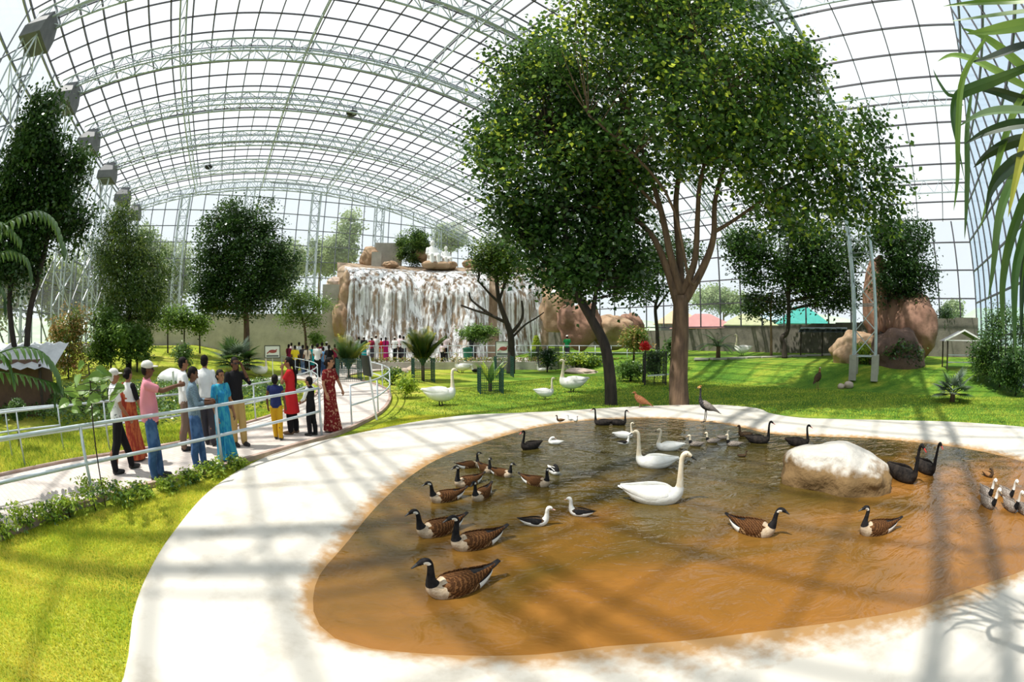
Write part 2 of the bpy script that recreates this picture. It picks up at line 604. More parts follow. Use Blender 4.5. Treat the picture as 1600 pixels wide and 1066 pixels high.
wv = [(PC[0], PC[1], WATER_Z)]
wf = []
for l, f in enumerate((.35, .7, None)):
    for k in range(NP_):
        r_ = R_INN[k] * f if f else R_INN[k] + .12 * (R_OUT[k] - R_INN[k])
        wv.append((PC[0] + r_ * math.cos(QA[k]), PC[1] + r_ * math.sin(QA[k]), WATER_Z))
for k in range(NP_):
    wf.append((0, 1 + k, 1 + (k + 1) % NP_))
    for l in range(2):
        a0, a1 = 1 + l * NP_, 1 + (l + 1) * NP_
        wf.append((a0 + k, a1 + k, a1 + (k + 1) % NP_, a0 + (k + 1) % NP_))
pw = MB().add(wv, wf).build('pond_water', water_material(), smooth=True)
tag(pw, 'murky brown water of the pond inside the pale rim', 'water', kind='structure')

# ---- paved path
near_edge = [(-200, 945), (-60, 858), (0, 828), (120, 797), (250, 760), (330, 738), (400, 714), (470, 697), (520, 683), (560, 666), (596, 645), (609, 626), (606, 612), (590, 603), (565, 596), (545, 588), (600, 580), (700, 577)]
far_edge = [(700, 570), (600, 569), (520, 572), (440, 574), (420, 578), (446, 590), (480, 596), (500, 606), (492, 620), (465, 635), (425, 652), (380, 666), (300, 692), (200, 710), (100, 727), (0, 748), (-120, 775)]
ne = [np.array(p) for p in catmull([tuple(at(*p))[:2] for p in near_edge], 5)]
fe = [np.array(p) for p in catmull([tuple(at(*p))[:2] for p in far_edge], 5)]
pav = mat('pink grey pavers', (.53, .45, .40), (.66, .58, .53), scale=.9, rough=.9)
nt, N, L, p = nodes_of(pav)
bk = N.new('ShaderNodeTexBrick')
tc = N.new('ShaderNodeTexCoord')
bk.inputs['Scale'].default_value = 2.6
bk.inputs['Color1'].default_value = (.56, .49, .44, 1); bk.inputs['Color2'].default_value = (.63, .56, .51, 1); bk.inputs['Mortar'].default_value = (.42, .37, .33, 1)
bk.inputs['Mortar Size'].default_value = .012
L.new(tc.outputs['Object'], bk.inputs['Vector'])
L.new(bk.outputs['Color'], p.inputs['Base Color'])


def resample(line, n):
    l = np.array(line); s_ = np.r_[0, np.cumsum(np.linalg.norm(np.diff(l, axis=0), axis=1))]
    q_ = np.linspace(0, s_[-1], n)
    return np.stack([np.interp(q_, s_, l[:, 0]), np.interp(q_, s_, l[:, 1])], 1)


NE, FE = near_edge, list(reversed(far_edge))
pairs = [(0, 0), (3, 2), (5, 4), (7, 5), (8, 6), (9, 7), (10, 7.5), (11, 8), (12, 8.5), (13, 9), (14, 10), (15, 11), (16, 14), (17, 16)]
b = MB()
rows = []
nw, fw_ = np.array([tuple(at(*p))[:2] for p in near_edge]), np.array([tuple(at(*p))[:2] for p in reversed(far_edge)])
nf = np.array([[np.interp(i, range(len(nw)), nw[:, k]) for k in (0, 1)] + [np.interp(j, range(len(fw_)), fw_[:, k]) for k in (0, 1)] for i, j in pairs])
for r_ in catmull(list(nf), 6):
    for f in np.linspace(0, 1, 6):
        x, y = r_[0] + (r_[2] - r_[0]) * f, r_[1] + (r_[3] - r_[1]) * f
        rows.append((x, y, ground_z(x, y) + .04))
nr = len(rows) // 6
path = np_mesh('paved_path', rows, [(6 * i + j, 6 * i + j + 1, 6 * i + j + 7, 6 * i + j + 6) for i in range(nr - 1) for j in range(5)], pav)
ne = [np.array(rows[6 * i][:2]) for i in range(nr)]
fe = [np.array(rows[6 * i + 5][:2]) for i in range(nr)]
tag(path, 'pinkish paved walkway curving between the railings', 'path', kind='structure')
kerb = MB()
for line in (ne, fe):
    pts = [Vector((v[0], v[1], ground_z(v[0], v[1]) + .03)) for v in line]
    for a0, a1 in zip(pts[:-1], pts[1:]): kerb.bar(a0, a1, .10, .10)
ko = kerb.build('path_kerb', mat('red brown kerb', (.36, .24, .19), (.48, .36, .30), scale=3, rough=.9))
tag(ko, 'low reddish kerb along both sides of the walkway', 'kerb', kind='structure')

# ================================================================ THE GLASS HALL
S0, S1, T0, T1 = -1.0, 2.5, -.60, 3.17


def roof_z(s):
    return 2.2 + U * (1.15 - (s - .35) ** 2 / 8.5)


ss = np.linspace(S0, S1, 45)
b = MB()
b.add([hall(s, t, roof_z(s) + .12) for t in (T0, T1) for s in ss], [(i, i + 1, 45 + i + 1, 45 + i) for i in range(44)])
ceiling = b.build('ceiling', M['roof'], smooth=True)
tag(ceiling, 'arched glass roof over the whole aviary', 'glass roof', kind='structure')
STEP = .1085
b = MB()
t = T0
while t <= T1 + .01:
    for a0, a1 in zip(ss[:-1], ss[1:]): b.bar(hall(a0, t, roof_z(a0) + .02), hall(a1, t, roof_z(a1) + .02), .05, .09)
    t += .175 if t < .1 else STEP
s = S0
while s <= S1 + .01:
    b.bar(hall(s, T0, roof_z(s)), hall(s, T1, roof_z(s)), .058, .10)
    s += .086 if s < 1.2 else .125
rb = b.build('glazing_bars', M['bar'], ceiling)


def web(b, p0, p1, q0, q1, n, w):
    """zigzag between two lines"""
    for i in range(n):
        f0, f1 = i / n, (i + 1) / n
        a_, c_ = p0.lerp(p1, f0), p0.lerp(p1, f1)
        d_, e_ = q0.lerp(q1, f0), q0.lerp(q1, f1)
        b.bar(a_, e_, w); b.bar(a_, d_, w)


ORD = ['first', 'second', 'third', 'fourth', 'fifth', 'sixth', 'seventh', 'eighth', 'ninth', 'tenth', 'eleventh', 'twelfth', 'thirteenth', 'fourteenth']
TT = [.12, .55, .98, 1.43, 1.86, 2.29, 2.72, 3.10]
for k, t in enumerate(TT):
    root = empty('roof_truss', hall(.35, t, 0))
    n_from_far = len(TT) - 1 - k
    tag(root, 'grey arched lattice roof truss, %s from the far glass end wall' % ORD[n_from_far], 'roof truss', 'arched roof trusses')
    inv = -root.location
    half = .42
    lines = {}
    sa = np.linspace(S0 + .03, S1 - .03, 61)
    for name, dt, dz in (('ta', -half, -.14), ('tb', half, -.14), ('ba', -half, -1.0), ('bb', half, -1.0)):
        lines[name] = [hall(s, t, roof_z(s) + dz) + A * dt + inv for s in sa]
        MB().tube(lines[name], .062, n=6).build('chord', M['truss'], root)
    b = MB()
    for i in range(60):
        for x, y in (('ta', 'ba'), ('tb', 'bb'), ('ta', 'tb'), ('ba', 'bb')):
            if i % 2: b.bar(lines[x][i], lines[y][i + 1], .04)
            else: b.bar(lines[y][i], lines[x][i + 1], .04)
            if x[0] != y[0]: b.bar(lines[x][i], lines[y][i], .03)
    b.build('web', M['truss'], root)

for k, s in enumerate([-.42, .10, .62, 1.14, 1.68, 2.2]):
    root = empty('purlin_truss', hall(s, 0, 0))
    tag(root, 'slim grey lattice purlin under the roof, %s from the left glass wall' % ORD[k], 'roof truss', 'lattice purlins under the roof')
    inv = -root.location
    z = roof_z(s)
    tn = [T0 + .04 + (T1 - T0 - .1) * i / 72 for i in range(73)]
    top = [hall(s, t, z - .12) + inv for t in tn]
    bot = [hall(s, t, z - .95) + inv for t in tn]
    for l in (top, bot): MB().bar(l[0], l[-1], .07).build('chord', M['truss'], root)
    b = MB()
    for i in range(72): b.bar(top[i] if i % 2 else bot[i], bot[i + 1] if i % 2 else top[i + 1], .035)
    b.build('web', M['truss'], root)


def lattice_column(base, top_z, wa, wb, label, group, capbox=False, step=1.0):
    root = empty('lattice_column', base)
    tag(root, label, 'column', group)
    h = top_z - base.z
    cs = [A * (wa / 2 * i) + B * (wb / 2 * j) for i, j in ((-1, -1), (1, -1), (1, 1), (-1, 1))]
    for c in cs: MB().bar(c, c + Vector((0, 0, h)), .09).build('leg', M['galv'], root)
    b = MB()
    n = max(3, int(h / step))
    for i in range(n):
        z0, z1 = h * i / n, h * (i + 1) / n
        for j in range(4):
            p0, p1 = cs[j], cs[(j + 1) % 4]
            b.bar(p0 + Vector((0, 0, z0)), p1 + Vector((0, 0, z1)) if (i + j) % 2 else p1 + Vector((0, 0, z0)), .045)
            b.bar(p0 + Vector((0, 0, z1)), p1 + Vector((0, 0, z0 if (i + j) % 2 == 0 else z1)), .045)
    b.build('lattice', M['galv'], root)
    if capbox:
        z = h
        w0, w1 = wa * 1.35, wa * .75
        vs = [A * (w0 / 2 * i) + B * (wb * .75 * j) + Vector((0, 0, z)) for i, j in ((-1, -1), (1, -1), (1, 1), (-1, 1))]
        vs += [A * (w0 / 2 * i) + B * (wb * .75 * j) + Vector((0, 0, z + .55)) for i, j in ((-1, -1), (1, -1), (1, 1), (-1, 1))]
        vs += [A * (w1 / 2 * i) + B * (wb * .4 * j + .25) + Vector((0, 0, z + 1.25)) for i, j in ((-1, -1), (1, -1), (1, 1), (-1, 1))]
        fs = [(3, 2, 1, 0), (8, 9, 10, 11)] + [(i, (i + 1) % 4, 4 + (i + 1) % 4, 4 + i) for i in range(4)] + [(4 + i, 4 + (i + 1) % 4, 8 + (i + 1) % 4, 8 + i) for i in range(4)]
        MB().add(vs, fs).build('cap_box', M['box'], root)
    MB().box((0, 0, .15), (wa * 1.3, wb * 1.5, .5), math.atan2(A.y, A.x)).build('footing', M['concrete'], root)
    return root


for k, t in enumerate(TT):
    p = hall(S0 + .075, t, 0); p.z = ground_z(p.x, p.y)
    lattice_column(p, roof_z(S0) - 1.5, 1.25, .9, 'tall grey lattice column at the left glass wall, %s from the far corner' % ORD[len(TT) - 1 - k], 'lattice columns along the left wall', True)
for k, s in enumerate([-.5, .02, .55, 1.08, 1.6, 2.1]):
    p = hall(s, T1 - .05, 0); p.z = ground_z(p.x, p.y)
    lattice_column(p, roof_z(s) - .9, .7, .85, 'grey lattice column at the far end wall, %s from its left corner' % ORD[k], 'lattice columns along the end wall', False, 1.0)


def glazed_wall(name, o, d, length, z0, ztop, glass, barm, dv, dh, bw, label):
    """vertical glass from z0 up to ztop(u); bars on a grid"""
    n = 48
    us = [length * i / n for i in range(n + 1)]
    b = MB()
    b.add([o + d * u + Vector((0, 0, z)) for u in us for z in (z0, ztop(u))], [(2 * i, 2 * i + 2, 2 * i + 3, 2 * i + 1) for i in range(n)])
    w = b.build(name, glass)
    tag(w, label, 'glass wall', kind='structure')
    b = MB()
    u = 0
    while u <= length + .01:
        b.bar(o + d * u + Vector((0, 0, z0)), o + d * u + Vector((0, 0, ztop(u))), bw)
        u += dv
    z = z0
    while z < max(ztop(u) for u in us):
        run = None
        for u in us:
            if ztop(u) >= z:
                if run is None: run = u
                last = u
        if run is not None and last > run: b.bar(o + d * run + Vector((0, 0, z)), o + d * last + Vector((0, 0, z)), bw, bw)
        z += dh
    b.build('glazing_bars', barm, w)
    return w


glazed_wall('wall_left', hall(S0, T0, 0), A, (T1 - T0) * U, .0, lambda u: roof_z(S0), M['wallglass'], M['bar_pale'], 2.8, 1.75, .09, 'tall glass side wall behind the lattice columns on the left')
glazed_wall('wall_back', hall(S0, T1, 0), B, (S1 - S0) * U, .0, lambda u: roof_z(S0 + u / U), M['wallglass'], M['bar_pale'], 1.42, 1.55, .075, 'far glass end wall behind the waterfall')
glazed_wall('wall_right', hall(S1, T1, 0), -A, (T1 - T0) * U, 2.9, lambda u: roof_z(S1), M['wallglass'], M['bar'], 1.9, 1.9, .09, 'glass side wall above the low concrete wall on the right')
glazed_wall('wall_front', hall(S1, T0, 0), -B, (S1 - S0) * U, .3, lambda u: roof_z(S1 - u / U), M['blueglass'], M['bar'], 1.75, 2.1, .10, 'bluish glass end wall at the right edge of the view')
# diagonal bracing of the left wall
b = MB()
for k in range(len(TT) - 1):
    for i in range(2):
        z0, z1 = 1 + i * 6, 7 + i * 6
        b.bar(hall(S0 + .03, TT[k], z0), hall(S0 + .03, TT[k + 1], z1), .07); b.bar(hall(S0 + .03, TT[k], z1), hall(S0 + .03, TT[k + 1], z0), .07)
b.build('bracing', M['bar_pale'], bpy.data.objects['wall_left'])
# low concrete wall under the right-hand glass
b = MB()
for i in range(24):
    t0, t1 = T1 + (T0 - T1) * i / 24, T1 + (T0 - T1) * (i + 1) / 24
    zt = 2.62 + .9 * max(0, (i - 10) / 13) ** 1
    p0, p1 = hall(S1 - .03, t0, 0), hall(S1 - .03, t1, 0)
    c = (p0 + p1) / 2
    b.box((c.x, c.y, (zt - .5) / 2 + .1), ((p1 - p0).length + .01, .35, zt + .3), math.atan2(A.y, A.x))
w = b.build('trim_1', M['darkconcrete'])
tag(w, 'low stained concrete wall under the right hand glass wall', 'concrete wall', kind='structure')
# beige retaining wall at the back left, and the grey block beside the waterfall
b = MB()
pts = [far(170, 520, 40), far(300, 520, 38), far(430, 520, 36.5), far(545, 520, 36)]
for p0, p1 in zip(pts[:-1], pts[1:]):
    c = (p0 + p1) / 2
    b.box((c.x, c.y, 1.85), ((p1 - p0).length + .3, .4, 4.3), math.atan2((p1 - p0).y, (p1 - p0).x))
w = b.build('trim_2', M['concrete'])
tag(w, 'beige concrete retaining wall across the back lawn', 'concrete wall', kind='structure')

# ---- land beyond the glass: hills
hv = []
for i in range(61):
    a0 = math.radians(-110 + 4 * i)
    for j in range(4):
        r_ = (75, 100, 130, 160)[j]
        n_ = mnoise.noise(Vector((i * .33, 1.7, 0))) + .5 * mnoise.noise(Vector((i * .9, 4.7, 0)))
        hv.append((r_ * math.sin(a0), r_ * math.cos(a0), (0, 3.5 + 2.5 * n_, 8 + 5 * n_, 0)[j] if j < 3 else 0))
hq = [(i * 4 + j, i * 4 + j + 1, (i + 1) * 4 + j + 1, (i + 1) * 4 + j) for i in range(60) for j in range(3)]
hills = np_mesh('hills', hv, hq, mat('hazy green hillside', (.30, .38, .27), (.40, .47, .36), scale=.12, rough=1), smooth=True)
tag(hills, 'hazy green hills beyond the glass walls', 'hills', kind='structure')
# ================================================================ BIRDS
def feather(name, c1, c2, scale=14, stretch=(1, 1, 1), bump=.25, rough=.75):
    return mat(name, c1, c2, scale=scale, rough=rough, bump=bump, stretch=stretch, detail=3, spec=.08)


def barred(name, c1, c2, n=11):
    """brown feathers with paler edges in rows"""
    m = bpy.data.materials.new(name)
    nt, N, L, p = nodes_of(m)
    tc = N.new('ShaderNodeTexCoord')
    w = N.new('ShaderNodeTexWave'); w.wave_type = 'BANDS'; w.bands_direction = 'DIAGONAL'
    w.inputs['Scale'].default_value = n; w.inputs['Distortion'].default_value = 5; w.inputs['Detail'].default_value = 2; w.inputs['Detail Scale'].default_value = 3
    L.new(tc.outputs['Object'], w.inputs['Vector'])
    r = N.new('ShaderNodeValToRGB')
    r.color_ramp.elements[0].position = .45; r.color_ramp.elements[0].color = (*c1, 1)
    r.color_ramp.elements[1].position = .95; r.color_ramp.elements[1].color = (*c2, 1)
    L.new(w.outputs['Fac'], r.inputs['Fac']); L.new(r.outputs['Color'], p.inputs['Base Color'])
    p.inputs['Roughness'].default_value = .7
    p.inputs['Specular IOR Level'].default_value = .1
    b = N.new('ShaderNodeBump'); b.inputs['Strength'].default_value = .5; b.inputs['Distance'].default_value = .012
    L.new(w.outputs['Fac'], b.inputs['Height']); L.new(b.outputs['Normal'], p.inputs['Normal'])
    return m


F = dict(
    black=feather('black feathers', (.010, .010, .012), (.024, .022, .022)),
    brown=barred('brown goose back', (.060, .024, .008), (.155, .068, .024)),
    flank=barred('barred goose flank', (.085, .038, .015), (.33, .20, .095), 9),
    breast=feather('pale goose breast', (.42, .31, .20), (.56, .45, .33)),
    white=feather('white feathers', (.80, .78, .72), (.86, .85, .82), bump=.12),
    cream=feather('cream stained feathers', (.74, .62, .44), (.82, .74, .60), bump=.12),
    sooty=feather('sooty swan feathers', (.016, .014, .014), (.045, .036, .03), 9),
    grey=barred('grey edged feathers', (.19, .155, .13), (.46, .40, .35), 12),
    tan=feather('tan feathers', (.26, .13, .055), (.36, .20, .09)),
    rufous=barred('rufous feathers', (.30, .11, .045), (.46, .22, .11), 10),
    dusk=barred('dusky crane feathers', (.035, .033, .036), (.11, .10, .10), 10),
    duskbrown=barred('dark brown duck feathers', (.045, .028, .017), (.14, .085, .045), 12),
    pink=feather('pink feathers', (.80, .30, .26), (.85, .46, .40)),
    gold=feather('straw crest', (.55, .30, .10), (.70, .42, .16)),
    bill_black=mat('black bill', (.012, .012, .013), rough=.35),
    bill_red=mat('red bill', (.55, .03, .02), rough=.35),
    bill_pink=mat('pale pink bill', (.70, .42, .36), rough=.4),
    bill_tan=mat('horn coloured bill', (.30, .20, .11), rough=.4),
    legs=mat('dark leg skin', (.03, .028, .026), rough=.6),
    legs_tan=mat('tan leg skin', (.42, .24, .13), rough=.6),
    eye=mat('dark glossy eye', (.008, .006, .005), rough=.1),
)


def loft(b, rows, n=16, mi=None):
    """rows (x, z, half width, half height): rings across a path in the x-z plane; mi(row, angle, frac) picks the material"""
    P = [Vector((r[0], 0, r[1])) for r in rows]
    k = len(P)
    vs, fs, ms = [], [], []
    for i in range(k):
        d = (P[min(i + 1, k - 1)] - P[max(i - 1, 0)])
        d = d.normalized() if d.length > 1e-9 else Vector((1, 0, 0))
        nz = Vector((-d.z, 0, d.x))
        for j in range(n):
            a = 2 * math.pi * (j + .5) / n
            vs.append(P[i] + nz * (math.sin(a) * rows[i][3]) + Vector((0, 1, 0)) * (math.cos(a) * rows[i][2]))
    for i in range(k - 1):
        for j in range(n):
            fs.append((i * n + j, i * n + (j + 1) % n, (i + 1) * n + (j + 1) % n, (i + 1) * n + j))
            a = 2 * math.pi * (j + 1) / n
            ms.append(mi(i / (k - 1), math.sin(a), math.cos(a)) if mi else 0)
    fs.append(tuple(range(n - 1, -1, -1))); ms.append(ms[0])
    fs.append(tuple((k - 1) * n + j for j in range(n))); ms.append(ms[-1])
    return b.add(vs, fs, ms)


def make_bird(name, body, mats, pick, bill, wing=None, eye=None, tail=None, legs=None, crest=None, per=5, n=16):
    """body rows run from the rump over the breast and up the neck to the face; everything else is a part"""
    root = empty(name)
    rows = catmull(body, per)
    b = MB()
    loft(b, [tuple(r) for r in rows], n, pick)
    b.build('body', mats, root, smooth=True)
    bl = MB()
    loft(bl, [tuple(r) for r in catmull(bill['rows'], 3)], 10)
    bl.build('bill', bill['mat'], root, smooth=True)
    if eye:
        for s in (-1, 1):
            MB().ellipsoid((eye[0], s * eye[1], eye[2]), (eye[3],) * 3, 8, 6).build('eye', F['eye'], root, smooth=True)
    if wing:
        for s in (-1, 1):
            w = MB()
            rows = catmull(wing['rows'], 5)   # x, z, y, half thickness, half height
            vs, fs = [], []
            nn = 12
            for i, r in enumerate(rows):
                for j in range(nn):
                    a = 2 * math.pi * j / nn
                    vs.append(Vector((r[0], s * (r[2] + math.cos(a) * r[3] - .55 * max(0, math.sin(a)) * r[4]), r[1] + math.sin(a) * r[4])))
            for i in range(len(rows) - 1):
                for j in range(nn):
                    fs.append((i * nn + j, i * nn + (j + 1) % nn, (i + 1) * nn + (j + 1) % nn, (i + 1) * nn + j))
            fs.append(tuple(range(nn))); fs.append(tuple((len(rows) - 1) * nn + j for j in range(nn)))
            wm = wing['mat']
            nr = len(rows) - 1
            mi = [1 if (f[0] // nn) < nr * wing.get('dark_to', 0) else 0 for f in fs] if isinstance(wm, list) else 0
            w.add(vs, fs, mi)
            w.build('wing', wm, root, smooth=True)
    if tail:
        t = MB()
        loft(t, [tuple(r) for r in catmull(tail['rows'], 3)], 10)
        t.build('tail', tail['mat'], root, smooth=True)
    if crest:
        c = MB()
        for i in range(crest['n']):
            a = 2 * math.pi * i / crest['n']
            for e in (.5, 1):
                d = Vector((math.cos(a) * .7 * e - .3, math.sin(a) * .7 * e, 1.0)).normalized() * crest['len']
                p = Vector(crest['at'])
                c.tube([p, p + d], [.004, .006], 4)
        c.build('crest', crest['mat'], root)
    if legs:
        for s in (-1, 1):
            l = MB()
            x0, z0, y0, rad, foot = legs['x'], legs['z'], legs['y'] * s, legs['r'], legs['foot']
            sx = legs.get('stride', .02) * s
            l.tube([(x0, y0, z0), (x0 - .02 + sx, y0, z0 * .55), (x0 + sx, y0, .015)], [rad * 1.7, rad, rad], 8)
            for da in (-.5, 0, .5):
                l.tube([(x0 + sx, y0, .014), (x0 + sx + foot * math.cos(da), y0 + foot * math.sin(da), .008)], [rad * .9, rad * .5], 6)
            l.add([(x0 + sx, y0, .01), (x0 + sx + foot * .85 * math.cos(.5), y0 + foot * .85 * math.sin(.5), .008), (x0 + sx + foot * .9, y0, .008), (x0 + sx + foot * .85 * math.cos(.5), y0 - foot * .85 * math.sin(.5), .008)], [(0, 3, 2), (0, 2, 1)])
            l.build('leg', legs['mat'], root, smooth=True)
    return root


# ---------------------------------------------------------------- Canada goose (length about 1 m, on the water)
def goose(lean=0.0, up=1.0):
    dx = lean
    body = [(-.46, .15, .03, .012), (-.40, .12, .075, .05), (-.28, .08, .125, .105), (-.12, .055, .165, .145), (.04, .05, .175, .16), (.17, .06, .15, .15), (.255, .11, .105, .105), (.285 + dx * .2, .20, .062, .064), (.285 + dx * .5, .31 * up, .043, .045), (.28 + dx * .8, .41 * up, .035, .037), (.285 + dx, .475 * up, .035, .036), (.312 + dx, .522 * up, .037, .038), (.36 + dx, .532 * up, .036, .036), (.40 + dx, .518 * up, .027, .027), (.425 + dx, .508 * up, .021, .021)]
    k = len(body) - 1

    def pick(f, up_, side):
        i = f * k
        if i > 6.45:
            if 10.1 < i < 12.2 and up_ < .30 and abs(side) > .25: return 2
            return 1
        if i < 2.3: return 2 if up_ < .3 else 1
        if i > 4.9: return 4
        return 3 if up_ < .45 else 0
    hz = .508 * up
    return make_bird('goose', body, [F['brown'], F['black'], F['white'], F['flank'], F['breast']], pick,
                     dict(rows=[(.415 + dx, hz + .004, .022, .022), (.45 + dx, hz - .012, .017, .014), (.485 + dx, hz - .028, .013, .006), (.495 + dx, hz - .033, .006, .003)], mat=F['bill_black']),
                     dict(rows=[(.20, .11, .10, .012, .05), (.10, .105, .150, .022, .095), (-.06, .105, .155, .022, .10), (-.22, .125, .115, .02, .075), (-.38, .165, .06, .014, .035), (-.50, .20, .02, .006, .010)], mat=[F['brown'], F['black']], dark_to=-1),
                     (.365 + dx, .033, .541 * up, .008),
                     dict(rows=[(-.38, .15, .06, .03), (-.48, .185, .05, .016), (-.565, .225, .035, .006)], mat=F['black']))


# ---------------------------------------------------------------- white swan
def swan(kind='white', standing=False, neck=(0, 0), hang=False):
    feet = .30 if standing else 0
    dx, dz = neck
    o = feet
    nz = [.30, .46, .62, .76, .85]
    body = [(-.60, .20 + o, .04, .02), (-.50, .17 + o, .10, .06), (-.34, .12 + o, .17, .13), (-.12, .10 + o, .22, .18), (.08, .10 + o, .225, .19), (.25, .12 + o, .175, .165), (.345, .19 + o, .11, .115), (.375 + dx * .1, .29 + o, .068, .072), (.37 + dx * .4, .45 + o + dz * .4, .052, .054), (.365 + dx * .7, .62 + o + dz * .7, .044, .045), (.365 + dx * .9, .76 + o + dz * .9, .041, .042), (.385 + dx, .84 + o + dz, .043, .044), (.435 + dx, .873 + o + dz, .046, .046), (.49 + dx, .85 + o + dz, .037, .036), (.525 + dx, .825 + o + dz, .027, .025)]
    if standing: body = [(r[0], r[1] - (.03 if 0 < i < 6 else 0), r[2] * (1.1 if i < 7 else 1), r[3] * (1.28 if i < 7 else 1.12)) for i, r in enumerate(body)]
    k = len(body) - 1
    dark = kind == 'black'
    mats = [F['sooty'] if dark else F['white'], F['black'] if dark else F['cream']]

    def pick(f, up_, side):
        return 1 if f * k > 6.8 else 0
    hx, hz = .51 + dx, .832 + o + dz
    billm = F['bill_red'] if dark else F['bill_black']
    return make_bird('swan', body, mats, pick,
                     dict(rows=[(hx - .02, hz + .012, .031, .032), (hx + .035, hz - .022, .022, .019), (hx + .085, hz - .055, .021, .010), (hx + .115, hz - .075, .012, .004)], mat=billm),
                     dict(rows=[(.25, .17 + o, .12, .02, .07), (.12, .17 + o, .185, .03, .13), (-.10, .18 + o, .195, .032, .145), (-.32, .20 + o, .15, .03, .11), (-.52, .235 + o, .085, .02, .055), (-.66, .27 + o, .03, .008, .016)], mat=F['sooty'] if dark else F['white']),
                     (.455 + dx, .041, .878 + o + dz, .009),
                     dict(rows=[(-.52, .20 + o, .07, .04), (-.62, .225 + o, .055, .02), (-.70, .25 + o, .03, .006)], mat=F['sooty'] if dark else F['white']),
                     dict(x=-.02, z=.34, y=.09, r=.020, foot=.13, mat=F['legs'], stride=.055) if standing else None)


# ---------------------------------------------------------------- small duck; colours say which kind
def duck(bodym, headm, backm, billm, standing=False, neck=1.0, tuck=False, namek='duck', belly=None, dark_neck=None):
    o = .11 if standing else 0
    if tuck:
        tail_rows = [(.13, .15 + o, .05, .05), (.10, .20 + o, .042, .042), (.04, .225 + o, .04, .038), (-.01, .21 + o, .028, .026)]
        hx, hz, bd = -.01, .205 + o, -1
        eye = (.045, .037, .235 + o, .006)
    else:
        tail_rows = [(.165, .14 + o, .048, .05), (.175, .14 + o + .07 * neck, .034, .036), (.18, .15 + o + .125 * neck, .033, .034), (.20, .165 + o + .155 * neck, .037, .037), (.235, .165 + o + .157 * neck, .033, .032), (.258, .158 + o + .15 * neck, .022, .021)]
        hx, hz, bd = .255, .157 + o + .15 * neck, 1
        eye = (.225, .034, .176 + o + .157 * neck, .006)
    body = [(-.28, .10 + o, .02, .012), (-.23, .085 + o, .05, .035), (-.13, .06 + o, .085, .07), (0, .05 + o, .10, .085), (.09, .055 + o, .088, .08), (.14, .085 + o, .065, .066)] + tail_rows
    k = len(body) - 1

    def pick(f, up_, side):
        i = f * k
        if i > 6.6: return 2
        if i > 5.2: return 1
        return 3 if up_ < .25 else 0
    return make_bird(namek, body, [bodym, dark_neck or headm, headm, belly or bodym], pick,
                     dict(rows=[(hx - .008 * bd, hz, .018, .018), (hx + .03 * bd, hz - .014, .015, .010), (hx + .062 * bd, hz - .022, .013, .004)], mat=billm),
                     dict(rows=[(.10, .085 + o, .06, .01, .03), (.03, .085 + o, .088, .014, .055), (-.08, .09 + o, .08, .014, .055), (-.20, .105 + o, .045, .01, .03), (-.30, .125 + o, .012, .004, .008)], mat=backm),
                     eye, dict(rows=[(-.22, .10 + o, .04, .02), (-.28, .115 + o, .032, .012), (-.33, .13 + o, .018, .004)], mat=backm),
                     dict(x=-.0, z=.13, y=.04, r=.008, foot=.05, mat=F['legs_tan']) if standing else None, per=4, n=14)


def upright(namek, h, bodym, neckm, backm, headm, billm, legm, thick=1.0, leglen=.45, necklen=.35, crest=None, billlen=.07):
    """long-legged or upright bird, body tilted up to the breast"""
    z = leglen
    t = thick
    body = [(-.34, z + .02, .02, .012), (-.26, z + .05, .055 * t, .04 * t), (-.12, z + .10, .10 * t, .095 * t), (.02, z + .16, .11 * t, .11 * t), (.11, z + .23, .085 * t, .085 * t), (.155, z + .31, .05 * t, .052 * t), (.165, z + .31 + necklen * .4, .028 * t, .03 * t), (.165, z + .31 + necklen * .8, .024 * t, .025 * t), (.185, z + .31 + necklen, .034, .036), (.225, z + .315 + necklen, .030, .030), (.25, z + .305 + necklen, .018, .018)]
    k = len(body) - 1

    def pick(f, up_, side):
        i = f * k
        return 2 if i > 7.6 else 1 if i > 5.0 else 0
    hz = z + .305 + necklen
    r = make_bird(namek, body, [bodym, neckm, headm], pick,
                  dict(rows=[(.245, hz, .014, .015), (.28, hz - .006, .009, .009), (.25 + billlen, hz - .018, .003, .003)], mat=billm),
                  dict(rows=[(.10, z + .24, .055 * t, .012, .045), (.02, z + .20, .095 * t, .02, .09), (-.12, z + .13, .085 * t, .02, .085), (-.27, z + .055, .045 * t, .014, .045), (-.40, z - .02, .01, .004, .012)], mat=backm),
                  (.215, .031, hz + .015, .006), dict(rows=[(-.26, z + .05, .05 * t, .03), (-.36, z - .01, .045 * t, .016), (-.45, z - .06, .025, .005)], mat=backm),
                  dict(x=.0, z=z + .12, y=.045, r=.011, foot=.09, mat=legm), crest)
    return r


used = {}


def put(proto, px, py, phi, label, cat, group, scale=1.0, z=WATER_Z, tilt=0):
    """the first call moves the prototype, later calls copy it; phi 0 faces the right of the view, 180 left, -90 the viewer"""
    o = proto if proto.name not in used else copy_tree(proto)
    used[proto.name] = 1
    p = at(px, py, z) if z is not None else at(px, py)
    o.location = (p.x, p.y, p.z)
    o.rotation_euler = (0, tilt, math.radians(phi) - az_of(p))
    o.scale = (scale,) * 3
    return tag(o, label, cat, group)


